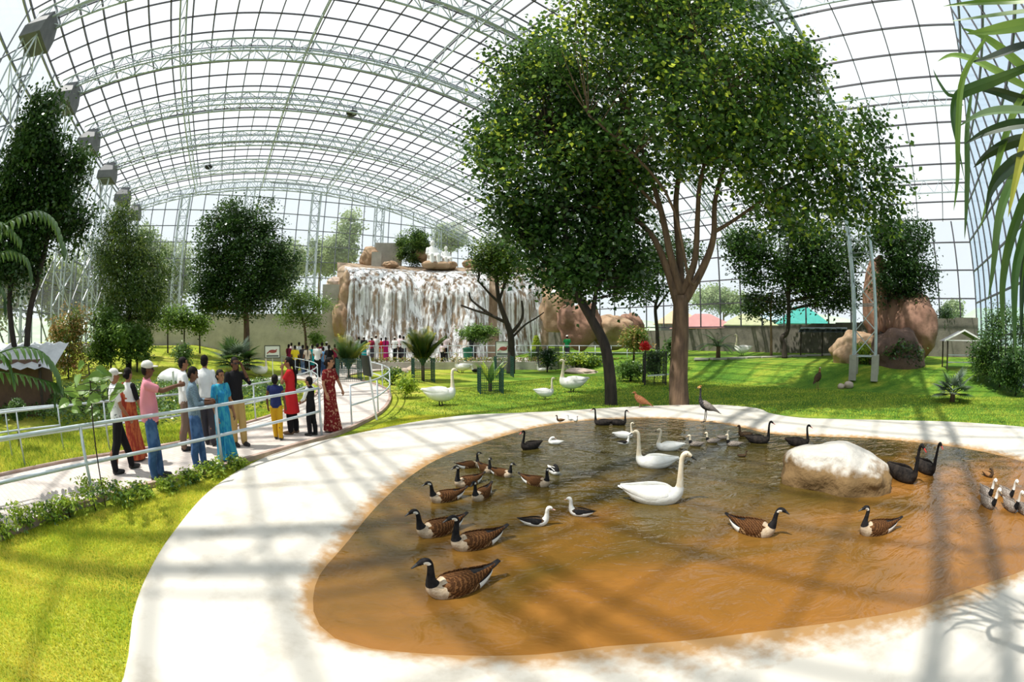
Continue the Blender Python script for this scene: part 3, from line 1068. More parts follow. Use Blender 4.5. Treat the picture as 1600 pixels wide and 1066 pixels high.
GW, GL = 'geese swimming on the brown pond', 'white swans standing on the lawn'
g1, g2, g3 = goose(0, .90), goose(.04, .86), goose(-.03, .98)
put(g1, 713, 921, 207, 'brown goose with black neck swimming left, the lowest and nearest goose in the pond', 'goose', GW, .82)
put(g2, 684, 832, 208, 'brown goose swimming left with head reaching past the next goose, second up the left shore', 'goose', GW, .74)
put(g3, 741, 852, 205, 'brown goose swimming left between the nearest goose and the one hugging the shore', 'goose', GW, .75)
put(g2, 696, 781, 205, 'brown goose swimming left with barred flank, head lowest of the upper cluster by the shore', 'goose', GW, .64)
put(g3, 730, 757, 215, 'brown goose half hidden behind the barred goose, neck straight up', 'goose', GW, .62)
put(g1, 752, 777, -118, 'brown goose facing the viewer beside the barred goose, pale breast showing', 'goose', GW, .60)
put(g1, 734, 730, 20, 'brown goose swimming right with white rump, farthest left of the rear geese', 'goose', GW, .50)
put(g3, 759, 736, -60, 'brown goose with dark neck just right of the white rumped goose at the back', 'goose', GW, .50)
put(g2, 785, 743, -35, 'tan brown goose turned right in the rear group, pale body with black neck', 'goose', GW, .52)
put(g1, 839, 757, -30, 'brown goose on its own in mid pond turned right with white tail edge', 'goose', GW, .60)
put(g2, 1178, 832, -16, 'brown goose swimming right in open water below the boulder', 'goose', GW, .76)
put(g1, 1367, 832, 212, 'brown goose facing left below the right end of the boulder, white rump showing', 'goose', GW, .72)

GS = 'white swans on the pond'
sA, sB, sC = swan('white'), swan('white', neck=(.06, .03)), swan('white', neck=(-.06, -.08))
put(sA, 1026, 783, 0, 'large white swan facing right with black bill, nearest swan in the pond', 'swan', GS, .80)
put(sB, 1020, 729, 178, 'white swan facing left just behind the nearest white swan', 'swan', GS, .68)
put(sC, 1043, 703, 182, 'white swan facing left with drooping bill, behind two other white swans', 'swan', GS, .52)
put(sC, 976, 684, 2, 'small white swan facing right near the far rim', 'swan', GS, .42)
GB = 'black swans on the pond'
bA, bB, bC = swan('black'), swan('black', neck=(-.08, -.05)), swan('black', neck=(.05, .02))
put(bA, 1186, 692, 2, 'black swan facing right with upright neck on open water left of the boulder', 'black swan', GB, .53)
put(bB, 1248, 696, 5, 'black swan facing right partly hidden behind the left end of the boulder', 'black swan', GB, .52)
put(bA, 1411, 750, -38, 'black swan with red bill, touching the right end of the boulder', 'black swan', GB, .72)
put(bC, 1446, 738, -48, 'black swan with red bill, farther right of the pair beyond the boulder', 'black swan', GB, .63)
put(bB, 828, 701, 215, 'lone black swan with bowed head near the left shore', 'black swan', GB, .46)
put(bC, 941, 664, 178, 'black swan facing left, at the far rim below the second tree trunk', 'black swan', GB, .46)
put(bA, 967, 664, 8, 'black swan facing right, tail to tail with another at the far rim', 'black swan', GB, .42)

GD = 'small ducks on the pond'
rad = duck(F['duskbrown'], F['white'], F['black'], F['bill_pink'], belly=F['white'])
put(rad, 838, 820, 0, 'white headed black backed duck facing right in mid pond', 'duck', GD, .70)
put(rad, 905, 805, 165, 'white headed black backed duck facing left in mid pond', 'duck', GD, .66)
rad2 = duck(F['black'], F['black'], F['white'], F['bill_black'], belly=F['white'], tuck=True)
put(rad2, 866, 740, -60, 'black and white duck preening in mid pond above the two white headed ducks', 'duck', GD, .66)
put(rad, 975, 694, 20, 'dark duck behind the neck of the second white swan', 'duck', GD, .55)
wd = duck(F['white'], F['white'], F['white'], F['bill_pink'], tuck=True)
put(wd, 866, 694, 170, 'white duck with tucked head right of the lone black swan', 'duck', GD, .62)
gd = duck(F['grey'], F['cream'], F['grey'], F['bill_tan'], dark_neck=F['black'])
put(gd, 1086, 697, 182, 'grey duck with pale crown leading the line left, behind the white swans', 'duck', GD, .66)
put(gd, 1112, 692, 178, 'grey duck with pale crown, second in the line of grey ducks', 'duck', GD, .64)
put(gd, 1145, 697, 180, 'grey duck with pale crown, nearest of the line, beside the black swan', 'duck', GD, .70)
put(gd, 1130, 686, 15, 'grey duck with pale crown partly behind the line of grey ducks', 'duck', GD, .55)
dd = duck(F['duskbrown'], F['duskbrown'], F['duskbrown'], F['bill_tan'])
put(dd, 1163, 682, 180, 'dark brown duck facing left near the far rim above the black swan', 'duck', GD, .72)
put(dd, 1160, 714, 10, 'tiny dark duckling alone in front of the black swan', 'duck', GD, .36)
bd = duck(F['duskbrown'], F['duskbrown'], F['tan'], F['bill_tan'], tuck=True)
put(bd, 1544, 745, -20, 'small tan backed duck near the rim at the right edge of the pond', 'duck', GD, .62)
hd = duck(F['grey'], F['white'], F['grey'], F['bill_tan'], dark_neck=F['black'], neck=1.1, namek='goose')
GH = 'grey geese with white heads at the right of the pond'
for px, py, ph, lab in [(1543, 792, -40, 'nearest at the left of the huddle'), (1578, 797, -38, 'nearest at the right of the huddle'), (1540, 776, -50, 'rear left of the huddle'), (1572, 778, -42, 'rear right of the huddle'), (1600, 803, -30, 'farthest right')]:
    put(hd, px, py, ph, 'grey bird with white head and black neck, ' + lab, 'goose', GH, .88)

# standing birds
st = swan('white', True)
st2 = swan('white', True, neck=(-.05, .06))
put(st, 690, 634, 8, 'white swan standing on the lawn facing right, nearest to the walkway bend', 'swan', GL, .96, None)
put(st2, 893, 613, 180, 'tall white swan standing on the lawn facing left by the second tree trunk', 'swan', GL, 1.0, None)
put(st, 852, 624, 10, 'small white swan standing left of the tall swan on the lawn', 'swan', GL, .62, None)
put(st2, 722, 583, 182, 'white swan standing far back by the green plant guard', 'swan', GL, .92, None)
put(st2, 1159, 556, 182, 'pale swan standing on the raised edge before the stained concrete wall', 'swan', GL, 1.15, None)
put(st, 407, 589, 5, 'white swan on the lawn left of the red dressed woman, near the bird sign', 'swan', GL, .95, None)
ws = duck(F['white'], F['white'], F['white'], F['bill_pink'], tuck=False, namek='goose')
put(ws, 846, 580, 170, 'white goose sitting on the grass in front of the fenced shrub', 'goose', None, 1.35, None)
put(duck(F['black'], F['white'], F['black'], F['bill_tan'], standing=True), 743, 584, 180, 'dark duck with white head on the grass behind the leafy plant guard', 'duck', None, 1.1, None)
smalld = duck(F['duskbrown'], F['duskbrown'], F['tan'], F['bill_tan'], standing=True)
put(smalld, 875, 661, 170, 'small brown duck standing on the far concrete rim', 'duck', None, .42, .04)
smallw = duck(F['white'], F['white'], F['white'], F['bill_pink'], standing=True)
put(smallw, 892, 659, 175, 'small white duck standing on the far rim beside the brown duck', 'duck', None, .38, .04)
put(smallw, 899, 661, -60, 'small white duck on the far rim at the water edge, right of its companion', 'duck', None, .46, .02)
ibis = upright('bird', .6, F['rufous'], F['rufous'], F['rufous'], F['rufous'], F['bill_tan'], F['legs_tan'], 1.0, .16, .07)
put(ibis, 1000, 640, 172, 'rufous brown bird standing on the grass between the two tree trunks', 'bird', None, .92, None)
crane = upright('crane', 1, F['dusk'], F['dusk'], F['grey'], F['gold'], F['bill_black'], F['legs'], .95, .30, .32, dict(n=10, len=.07, at=(.18, 0, .93), mat=F['gold']))
put(crane, 1101, 660, 178, 'dark grey crane with straw coloured crest standing at the far edge of the water', 'crane', None, .95, .0)
pea = upright('bird', 1, F['duskbrown'], F['rufous'], F['duskbrown'], F['white'], F['bill_tan'], F['legs_tan'], 1.25, .28, .16)
put(pea, 1277, 608, 68, 'dark brown bird with rufous neck seen from behind on the lawn', 'bird', None, 1.15, None)
fl = upright('flamingo', 1, F['pink'], F['pink'], F['pink'], F['white'], F['bill_black'], F['legs_tan'], .95, .30, .30)
put(fl, 101, 580, 185, 'pink flamingo facing left by the shed at the far left', 'flamingo', 'pink flamingos by the shed', .9, None)
put(fl, 116, 587, 170, 'pink flamingo standing right of its companion by the shed', 'flamingo', 'pink flamingos by the shed', .95, None)

# the boulder in the pond
def boulder(name, loc, size, mats, seed, label, cat='boulder', group=None, rz=0.0, sub=5, rough=.18, flat=None, profile=None):
    bm = bmesh.new()
    bmesh.ops.create_icosphere(bm, subdivisions=sub, radius=1)
    for v in bm.verts:
        p = v.co.copy()
        d = mnoise.noise(p * 1.1 + Vector((seed, 0, 0))) * rough * 1.6 + mnoise.noise(p * 2.6 + Vector((0, seed, 0))) * rough * .7 + mnoise.noise(p * 7 + Vector((0, seed, 0))) * rough * .16
        d += .05 * rough * mnoise.noise(p * 18)
        p *= 1 + d
        if flat is not None and p.z > flat: p.z = flat + (p.z - flat) * .35
        if profile: p = profile(p)
        v.co = Vector((p.x * size[0], p.y * size[1], p.z * size[2]))
    me = bpy.data.meshes.new(name); bm.to_mesh(me); bm.free()
    me.materials.append(mats)
    me.polygons.foreach_set('use_smooth', [True] * len(me.polygons))
    o = bpy.data.objects.new(name, me); COL.objects.link(o)
    o.location = loc; o.rotation_euler = (0, 0, rz)
    return tag(o, label, cat, group)


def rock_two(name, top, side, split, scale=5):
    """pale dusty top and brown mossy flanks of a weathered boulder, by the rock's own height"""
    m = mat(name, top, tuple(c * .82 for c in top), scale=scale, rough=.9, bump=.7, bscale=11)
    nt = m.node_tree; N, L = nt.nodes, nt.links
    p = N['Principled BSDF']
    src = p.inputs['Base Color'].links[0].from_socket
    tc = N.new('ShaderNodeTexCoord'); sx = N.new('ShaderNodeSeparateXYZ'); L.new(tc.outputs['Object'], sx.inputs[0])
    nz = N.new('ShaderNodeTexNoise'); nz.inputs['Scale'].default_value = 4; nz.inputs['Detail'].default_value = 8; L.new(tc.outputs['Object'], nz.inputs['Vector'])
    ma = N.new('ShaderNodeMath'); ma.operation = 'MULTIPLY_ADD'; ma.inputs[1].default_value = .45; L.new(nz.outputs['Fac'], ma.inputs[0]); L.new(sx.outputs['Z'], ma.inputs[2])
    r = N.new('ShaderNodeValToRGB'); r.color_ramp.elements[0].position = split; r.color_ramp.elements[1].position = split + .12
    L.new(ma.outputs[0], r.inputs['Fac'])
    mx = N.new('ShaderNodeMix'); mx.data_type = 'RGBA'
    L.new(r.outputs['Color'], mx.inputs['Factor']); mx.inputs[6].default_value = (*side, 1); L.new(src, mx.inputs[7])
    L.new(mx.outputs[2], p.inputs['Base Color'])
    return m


p = at(1316, 757, WATER_Z)


def slab(q):
    q = q.copy()
    if q.z > 0: q.z *= 1 - .5 * max(0, q.x) - .08 * max(0, -q.x)
    return q


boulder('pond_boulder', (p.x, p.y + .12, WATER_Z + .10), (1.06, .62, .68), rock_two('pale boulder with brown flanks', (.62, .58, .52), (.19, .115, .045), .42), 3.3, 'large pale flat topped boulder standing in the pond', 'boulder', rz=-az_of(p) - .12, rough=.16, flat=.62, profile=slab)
# ================================================================ TREES AND PLANTS
def leaf_arrays(c, length, width, rg, droop=.35, updown=.8, n_mats=1):
    """kite-shaped leaves at the points c -> verts, quads"""
    n = len(c)
    th = rg.uniform(0, 2 * np.pi, n)
    t = np.stack([np.cos(th), np.sin(th), rg.normal(-droop, .45, n)], 1)
    t /= np.linalg.norm(t, axis=1, keepdims=True)
    up = np.stack([rg.normal(0, updown, n), rg.normal(0, updown, n), np.ones(n)], 1)
    w = np.cross(t, up); w /= np.linalg.norm(w, axis=1, keepdims=True) + 1e-9
    nn = np.cross(w, t)
    L = (length * rg.uniform(.65, 1.25, n))[:, None]
    W = L * width
    v = np.empty((n, 4, 3))
    v[:, 0] = c
    v[:, 1] = c + t * L * .38 + w * W * .5 + nn * L * .06
    v[:, 2] = c + t * L - nn * L * .06
    v[:, 3] = c + t * L * .38 - w * W * .5 + nn * L * .06
    q = np.arange(n * 4).reshape(n, 4)
    return v.reshape(-1, 3), q


def blob_points(blobs, n, rg, cluster=14, cr=.30, shell=2.4):
    """leaf points in tufts inside a set of ellipsoids (centre, radii)"""
    vol = np.array([r[0] * r[1] * r[2] for _, r in blobs]) ** .8
    k = rg.choice(len(blobs), max(1, n // cluster), p=vol / vol.sum())
    C = np.array([tuple(b[0]) for b in blobs])[k]
    R = np.array([b[1] for b in blobs])[k]
    d = rg.normal(size=(len(k), 3)); d /= np.linalg.norm(d, axis=1, keepdims=True)
    f = rg.uniform(0, 1, len(k)) ** (1 / shell)
    f *= rg.uniform(.86, 1.16, len(k))
    # every mass breaks up into a dozen uneven lumps with gaps between
    sub = 13
    ld = rg.normal(size=(len(blobs), sub, 3)); ld /= np.linalg.norm(ld, axis=2, keepdims=True)
    lr = rg.uniform(.45, .98, (len(blobs), sub))
    ls = rg.uniform(.28, .52, (len(blobs), sub))
    m = rg.integers(0, sub, len(k))
    cen = C + R * (ld[k, m] * lr[k, m][:, None] + d * f[:, None] * ls[k, m][:, None])
    core = rg.uniform(0, 1, len(k)) < .22
    cen[core] = (C + d * R * f[:, None] * .92)[core]
    pts = np.repeat(cen, cluster, 0) + rg.normal(size=(len(k) * cluster, 3)) * cr * np.array([1, 1, .8])
    return pts, cen, k


LM = dict(
    pipal=leaf_mat('broad tree leaves', (.036, .100, .020), (.105, .215, .040), .32, .24, 1.2, .6),
    pipal_light=leaf_mat('young yellow green leaves', (.24, .40, .04), (.46, .55, .07), .5, .35, 1.2),
    dark=leaf_mat('dark tree leaves', (.016, .050, .012), (.050, .115, .026), .24, .28, .9),
    deep=leaf_mat('deep green round tree leaves', (.022, .062, .016), (.070, .145, .034), .26, .30, 1.1),
    willow=leaf_mat('narrow yellow green leaves', (.06, .13, .02), (.20, .28, .05), .35, .4, .9),
    fresh=leaf_mat('fresh green leaves', (.09, .20, .03), (.22, .36, .07), .4, .4, 1.5),
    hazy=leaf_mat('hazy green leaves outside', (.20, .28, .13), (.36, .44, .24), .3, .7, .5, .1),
    hedge=leaf_mat('hedge leaves', (.035, .10, .022), (.15, .26, .06), .25, .3, 2.5),
    lime=leaf_mat('lime green shrub leaves', (.20, .34, .03), (.42, .52, .06), .4, .45, 2.5),
    palm=leaf_mat('palm leaf green', (.035, .10, .025), (.11, .20, .05), .3, .33, 2.0),
    palm_dark=leaf_mat('dark palm leaf', (.010, .030, .012), (.035, .07, .028), .2, .3, 2.0),
    palm_grey=leaf_mat('grey green fan leaf', (.12, .18, .13), (.30, .36, .27), .2, .4, 2.0),
    palm_yellow=leaf_mat('yellowing palm leaf', (.30, .34, .04), (.52, .50, .09), .4, .4, 2.0),
    straw=leaf_mat('dry straw leaves', (.30, .20, .06), (.46, .34, .12), .3, .7, 2.0),
    flower=leaf_mat('red blossom', (.70, .02, .015), (.80, .05, .03), .2, .5, 2.0),
)


def px_r(px, py, dist, r):
    """pixels -> metres across the view at a ground distance"""
    d = ray_dir(px, py)
    return r / 666.0 * dist / max(math.hypot(d.x, d.y), .2) * .97


def blob(px, py, dist, rx, ry, off=0.0, deep=None):
    c = far(px, py, dist + off)
    a, h = px_r(px, py, dist + off, rx), px_r(px, py, dist + off, ry)
    e = deep if deep else (a + h) / 2 * 1.05
    return (c, (max(a, e * .6), e, h))


def tree(name, label, base, limbs, blobs, n, leaf, mats, bark, seed, group=None, cat='tree', width=.72, cluster=14, cr=.30, shell=2.4, twigs=.35, mix=None, droop=.35, trunk=True, crown_name='crown'):
    rg = np.random.default_rng(seed)
    root = empty(name, base)
    tag(root, label, cat, group)
    inv = -Vector(base)
    pts, cen, k = blob_points(blobs, n, rg, cluster, cr, shell)
    v, q = leaf_arrays(pts, leaf, width, rg, droop)
    v += np.array(inv)
    if not isinstance(mats, list): mats = [mats]
    mi = None
    if len(mats) > 1:
        pr = mix or [.8, .2]
        # whole tufts share a tint
        mi = np.repeat(rg.choice(len(mats), len(cen), p=pr), cluster)
    np_mesh(crown_name, v, q, mats, mi, root)
    if limbs or twigs:
        b = MB()
        ends = []
        for pl, rad in limbs:
            P = [np.array(tuple(p)) for p in pl]
            m = len(P)
            rr = [rad[0] + (rad[1] - rad[0]) * i / (m - 1) for i in range(m)]
            sm = catmull([np.r_[p, r] for p, r in zip(P, rr)], 5)
            w = [Vector(p[:3]) + inv for p in sm]
            b.tube(w, [max(.006, p[3]) for p in sm], 10)
            ends += [(x, p[3]) for x, p in zip(w, sm)][len(w) // 3:]
        if ends and twigs:
            E = np.array([tuple(e[0]) for e in ends])
            sel = rg.choice(len(cen), int(len(cen) * twigs), replace=False)
            sel = sel[:420]
            for i in sel:
                c = cen[i] + np.array(inv)
                d = np.linalg.norm(E - c, axis=1) + .9 * np.maximum(0, E[:, 2] - c[2])
                j = int(np.argmin(d))
                p0 = Vector(E[j]); p1 = Vector(c)
                mid = p0.lerp(p1, .5) + Vector((rg.normal(0, .08), rg.normal(0, .08), .12)) * (p1 - p0).length * .6
                r0 = min(ends[j][1] * .6, .012 + .012 * (p1 - p0).length)
                b.tube([p0, mid, p1], [r0, r0 * .6, .004], 5, caps=False)
        b.build('trunk', bark, root, smooth=True)
    return root


# ---------------------------------------------------------------- the big broad-leaved tree by the pond
tb = at(1062, 634); D = math.hypot(tb.x, tb.y)
P = lambda x, y, o=0: far(x, y, D + o)
fork = P(1064, 462)
limbs = [([tb - Vector((0, 0, .1)), P(1060, 590), P(1063, 520), fork], (.335, .24)),
         ([P(1060, 480), P(1042, 420), P(1020, 370), P(990, 340, .6)], (.15, .07)),
         ([fork, P(1048, 400), P(1033, 330), P(1015, 270), P(985, 180)], (.15, .05)),
         ([fork, P(1062, 400, .5), P(1056, 320, .6), P(1062, 240, .8), P(1050, 120, 1)], (.15, .05)),
         ([fork, P(1085, 410), P(1090, 340), P(1095, 280, -.4), P(1120, 180, -.8)], (.13, .05)),
         ([P(1070, 470), P(1100, 415), P(1115, 370), P(1118, 310), P(1140, 230)], (.15, .06)),
         ([P(1117, 362), P(1150, 342), P(1210, 300), P(1290, 260)], (.07, .03)),
         ([P(1100, 415), P(1078, 440, -.5), P(1040, 300, -1.2), P(920, 180, -1.5)], (.05, .04)),
         ([P(1033, 330), P(960, 260), P(880, 220), P(830, 230)], (.06, .03))]
bl = [blob(1060, 50, D, 170, 95), blob(1175, 130, D, 110, 100, .4), blob(950, 120, D, 110, 100, -.4), blob(858, 90, D, 62, 80, .2), blob(800, 110, D, 45, 55, .6), blob(835, 230, D, 85, 70, -.5),
      blob(790, 290, D, 50, 42, -.8), blob(1000, 220, D, 120, 80, -.8), blob(1150, 240, D, 110, 75, -.8), blob(1270, 210, D, 95, 75, -.6), blob(1350, 225, D, 55, 65, -.5), blob(1385, 290, D, 38, 40, -.2), blob(1260, 310, D, 95, 50, -.3), blob(940, 300, D, 85, 60, .4),
      blob(1240, 110, D, 45, 60, .2), blob(1320, 310, D, 55, 45, .3), blob(1375, 345, D, 32, 36, .4), blob(1200, 330, D, 60, 40, .8), blob(770, 240, D, 30, 50), blob(1100, 150, D, 110, 90, -1.2), blob(1060, -60, D, 160, 60)]
tree('pipal_tree', 'huge leafy broadleaf tree with forked brown trunk standing behind the pond', tb, limbs, bl, 64000, .185, [LM['pipal'], LM['dark'], LM['pipal_light']], M['bark'], 11, 'trees inside the aviary', twigs=.12, mix=[.62, .22, .16], cr=.34, shell=2.0, width=.78, droop=.5)

# second trunk, darker crown
tb = at(955, 632); D = math.hypot(tb.x, tb.y)
limbs = [([tb - Vector((0, 0, .1)), P(953, 590), P(945, 540), P(925, 500), P(903, 460), P(885, 400)], (.21, .10)),
         ([P(925, 500), P(935, 440), P(960, 380)], (.09, .03)), ([P(903, 460), P(860, 420), P(820, 380)], (.08, .03)), ([P(885, 400), P(880, 330), P(850, 200)], (.10, .04))]
bl = [blob(880, 330, D, 105, 75, .3), blob(825, 365, D, 45, 50), blob(960, 390, D, 55, 55, .4), blob(900, 425, D, 70, 40), blob(880, 400, D, 85, 60, .8), blob(985, 430, D, 40, 50, 1.0), blob(850, 180, D, 90, 80, .9), blob(950, 250, D, 90, 70, 1.3)]
tree('shade_tree', 'tree with dark crown leaning left, its trunk left of the big broadleaf tree', tb, limbs, bl, 34000, .17, [LM['dark'], LM['pipal']], M['bark_dark'], 12, 'trees inside the aviary', twigs=.12, mix=[.72, .28], cr=.34, droop=.5)

# pruned tree with bare black branches
tb = at(798, 584); D = math.hypot(tb.x, tb.y)
limbs = [([tb, P(799, 555), P(798, 525), P(792, 505), P(780, 470), P(775, 430)], (.26, .10)), ([P(792, 505), P(765, 492), P(742, 485), P(720, 477)], (.10, .05)), ([P(770, 494), P(750, 480), P(736, 468), P(733, 457)], (.08, .05)),
         ([P(782, 475), P(768, 462), P(757, 450), P(748, 440)], (.08, .05)), ([P(798, 522), P(812, 505), P(817, 490), P(815, 470)], (.11, .06)), ([P(800, 528), P(820, 508), P(838, 497), P(850, 488)], (.07, .03)), ([P(780, 470), P(790, 440), P(797, 425)], (.09, .04))]
bl = [blob(770, 395, D, 38, 28), blob(790, 415, D, 36, 22), blob(757, 410, D, 20, 18)]
tree('pruned_tree', 'pruned tree with bare black branches in front of the waterfall', tb, limbs, bl, 7000, .20, [LM['willow'], LM['deep']], M['bark_dark'], 13, 'trees inside the aviary', twigs=.15, mix=[.4, .6], width=.5)

tb = at(1000, 572); D = math.hypot(tb.x, tb.y) + 3
tb = far(1028, 552, D); tb.z = ground_z(tb.x, tb.y)
limbs = [([tb, P(1027, 520), P(1024, 480), P(1030, 455), P(1022, 420)], (.15, .06)), ([P(1024, 485), P(1045, 455), P(1062, 430)], (.08, .03))]
tree('slender_tree', 'slender dark tree behind the big forked trunk', tb, limbs, [blob(1010, 430, D, 50, 40), blob(1045, 400, D, 50, 40)], 6000, .2, [LM['dark'], LM['pipal']], M['bark_dark'], 14, 'trees inside the aviary', twigs=.15)

tb = at(1226, 560); D = math.hypot(tb.x, tb.y)
limbs = [([tb, P(1225, 540), P(1222, 528), P(1231, 515), P(1232, 460), P(1230, 400)], (.22, .10)), ([P(1232, 470), P(1215, 420), P(1200, 380)], (.09, .04)), ([P(1232, 460), P(1260, 400), P(1290, 370)], (.09, .04))]
bl = [blob(1225, 390, D, 75, 50), blob(1300, 400, D, 60, 60), blob(1310, 460, D, 40, 30), blob(1270, 450, D, 40, 35), blob(1170, 390, D, 45, 45), blob(1180, 430, D, 25, 22)]
tree('shade_tree', 'dark tree with thin crooked trunk on the raised edge before the concrete wall', tb, limbs, bl, 26000, .21, [LM['dark'], LM['pipal']], M['bark_dark'], 15, 'trees inside the aviary', twigs=.12, mix=[.75, .25])
tb = far(1205, 556, 30); tb.z = ground_z(tb.x, tb.y); D = 30
tree('young_tree', 'young tree with straight reddish trunk by the stained concrete wall', tb, [([tb, P(1205, 520), P(1204, 480), P(1208, 455)], (.11, .05))], [blob(1185, 475, D, 28, 20), blob(1215, 470, D, 24, 22)], 3200, .2, [LM['deep'], LM['willow']], M['bark_pale'], 16, 'trees inside the aviary', twigs=.2)

# tree behind the pink boulders
D = 25.5
tb = far(1376, 520, D); tb.z = 1.0
bl = [blob(1415, 385, D, 48, 48), blob(1440, 420, D, 30, 40), blob(1390, 430, D, 35, 40), blob(1425, 460, D, 28, 25), blob(1380, 370, D, 30, 25)]
tree('boulder_tree', 'dark bushy tree growing behind the pinkish boulders', tb, [([tb, P(1380, 490), P(1392, 450), P(1410, 400)], (.20, .08)), ([P(1440, 480), P(1438, 440), P(1430, 400)], (.10, .05))], bl, 16000, .17, [LM['dark'], LM['deep']], M['bark_dark'], 17, 'trees inside the aviary', twigs=.12, mix=[.6, .4], cr=.25)
tree('climbing_shrub', 'dark shrub hanging over the low wall at the far right corner', far(1475, 505, 33), [], [blob(1475, 492, 33, 9, 10)], 900, .17, [LM['deep']], M['bark_dark'], 18, twigs=0, cat='shrub')

# left side
D = 17.0
tb = at(30, 575); D = math.hypot(tb.x, tb.y); D = min(D, 17)
tb = far(38, 565, D); tb.z = ground_z(tb.x, tb.y)
limbs = [([tb, P(45, 500), P(58, 440), P(75, 370), P(85, 300)], (.17, .09)), ([tb + Vector((-.5, .2, 0)), P(15, 480), P(25, 400), P(40, 300), P(62, 180)], (.16, .06)), ([P(58, 440), P(30, 380), P(10, 330)], (.08, .04))]
bl = [blob(62, 180, D, 28, 38), blob(50, 250, D, 55, 55), blob(105, 275, D, 42, 45), blob(15, 300, D, 50, 50), blob(70, 330, D, 55, 50), blob(110, 350, D, 38, 35), blob(30, 400, D, 45, 45), blob(5, 380, D, 40, 60), blob(55, 210, D, 40, 40)]
tree('shade_tree', 'tall dark tree beside the tin roofed shed at the left', tb, limbs, bl, 36000, .17, [LM['dark'], LM['deep']], M['bark_dark'], 21, 'trees inside the aviary', twigs=.12, mix=[.8, .2], cr=.28)
D = 25
tb = far(200, 545, D); tb.z = ground_z(tb.x, tb.y)
bl = [blob(190, 345, D, 28, 28), blob(178, 385, D, 30, 40), blob(215, 385, D, 30, 35), blob(190, 430, D, 45, 40), blob(240, 425, D, 28, 45), blob(205, 475, D, 50, 38), blob(240, 480, D, 30, 30), blob(195, 330, D, 14, 18)]
tree('willow_leaved_tree', 'tall yellow green narrow leaved tree at the left of the back lawn', tb, [([tb, P(202, 500), P(200, 440), P(196, 350)], (.20, .06))], bl, 26000, .20, [LM['willow'], LM['deep']], M['bark_dark'], 22, 'trees inside the aviary', twigs=.12, mix=[.55, .45], width=.32, droop=.7)
D = 27
tb = far(385, 548, D); tb.z = ground_z(tb.x, tb.y)
bl = [blob(360, 335, D, 32, 25), blob(400, 345, D, 40, 28), blob(345, 375, D, 45, 40), blob(415, 385, D, 42, 40), blob(335, 425, D, 45, 42), blob(385, 415, D, 55, 50), blob(435, 425, D, 35, 40), blob(360, 465, D, 58, 32), blob(415, 465, D, 45, 30), blob(330, 462, D, 30, 28)]
tree('round_crowned_tree', 'tree with large round dark green crown standing on the back lawn', tb, [([tb, P(385, 500), P(380, 440), P(375, 350)], (.24, .08)), ([P(385, 490), P(350, 430), P(330, 400)], (.1, .04)), ([P(385, 490), P(415, 430), P(430, 400)], (.1, .04))], bl, 44000, .17, [LM['deep'], LM['dark'], LM['pipal']], M['bark'], 23, 'trees inside the aviary', twigs=.08, mix=[.55, .35, .10], cr=.26)
D = 29
tb = far(478, 552, D); tb.z = ground_z(tb.x, tb.y)
tree('feathery_tree', 'small feathery light green tree before the beige wall', tb, [([tb, P(477, 520), P(470, 490), P(465, 460)], (.10, .05)), ([P(474, 505), P(495, 480), P(510, 470)], (.06, .03))], [blob(465, 465, D, 32, 16), blob(500, 475, D, 26, 12), blob(455, 490, D, 26, 14), blob(485, 500, D, 22, 10)], 7000, .17, [LM['fresh'], LM['deep']], M['bark'], 24, 'trees inside the aviary', twigs=.15, width=.4)
D = 22
for i, (x, y0, y1, r, lab) in enumerate([(288, 530, 497, 14, 'small slim tree by the beige wall, left of the round crowned tree'), (262, 535, 500, 15, 'small slim tree by the shaded bench, beside the narrow leaved tree'), (312, 532, 505, 10, 'smallest slim tree by the beige wall, under the round crown')]):
    D = 30
    tb = far(x, y0, D); tb.z = ground_z(tb.x, tb.y)
    tree('slim_tree', lab, tb, [([tb, P(x, y1 + 10), P(x, y1 - 8)], (.06, .03))], [blob(x, y1 - 2, D, r, 16)], 1500, .18, [LM['fresh'], LM['deep']], M['bark_dark'], 30 + i, 'slim trees by the beige wall', twigs=.2)

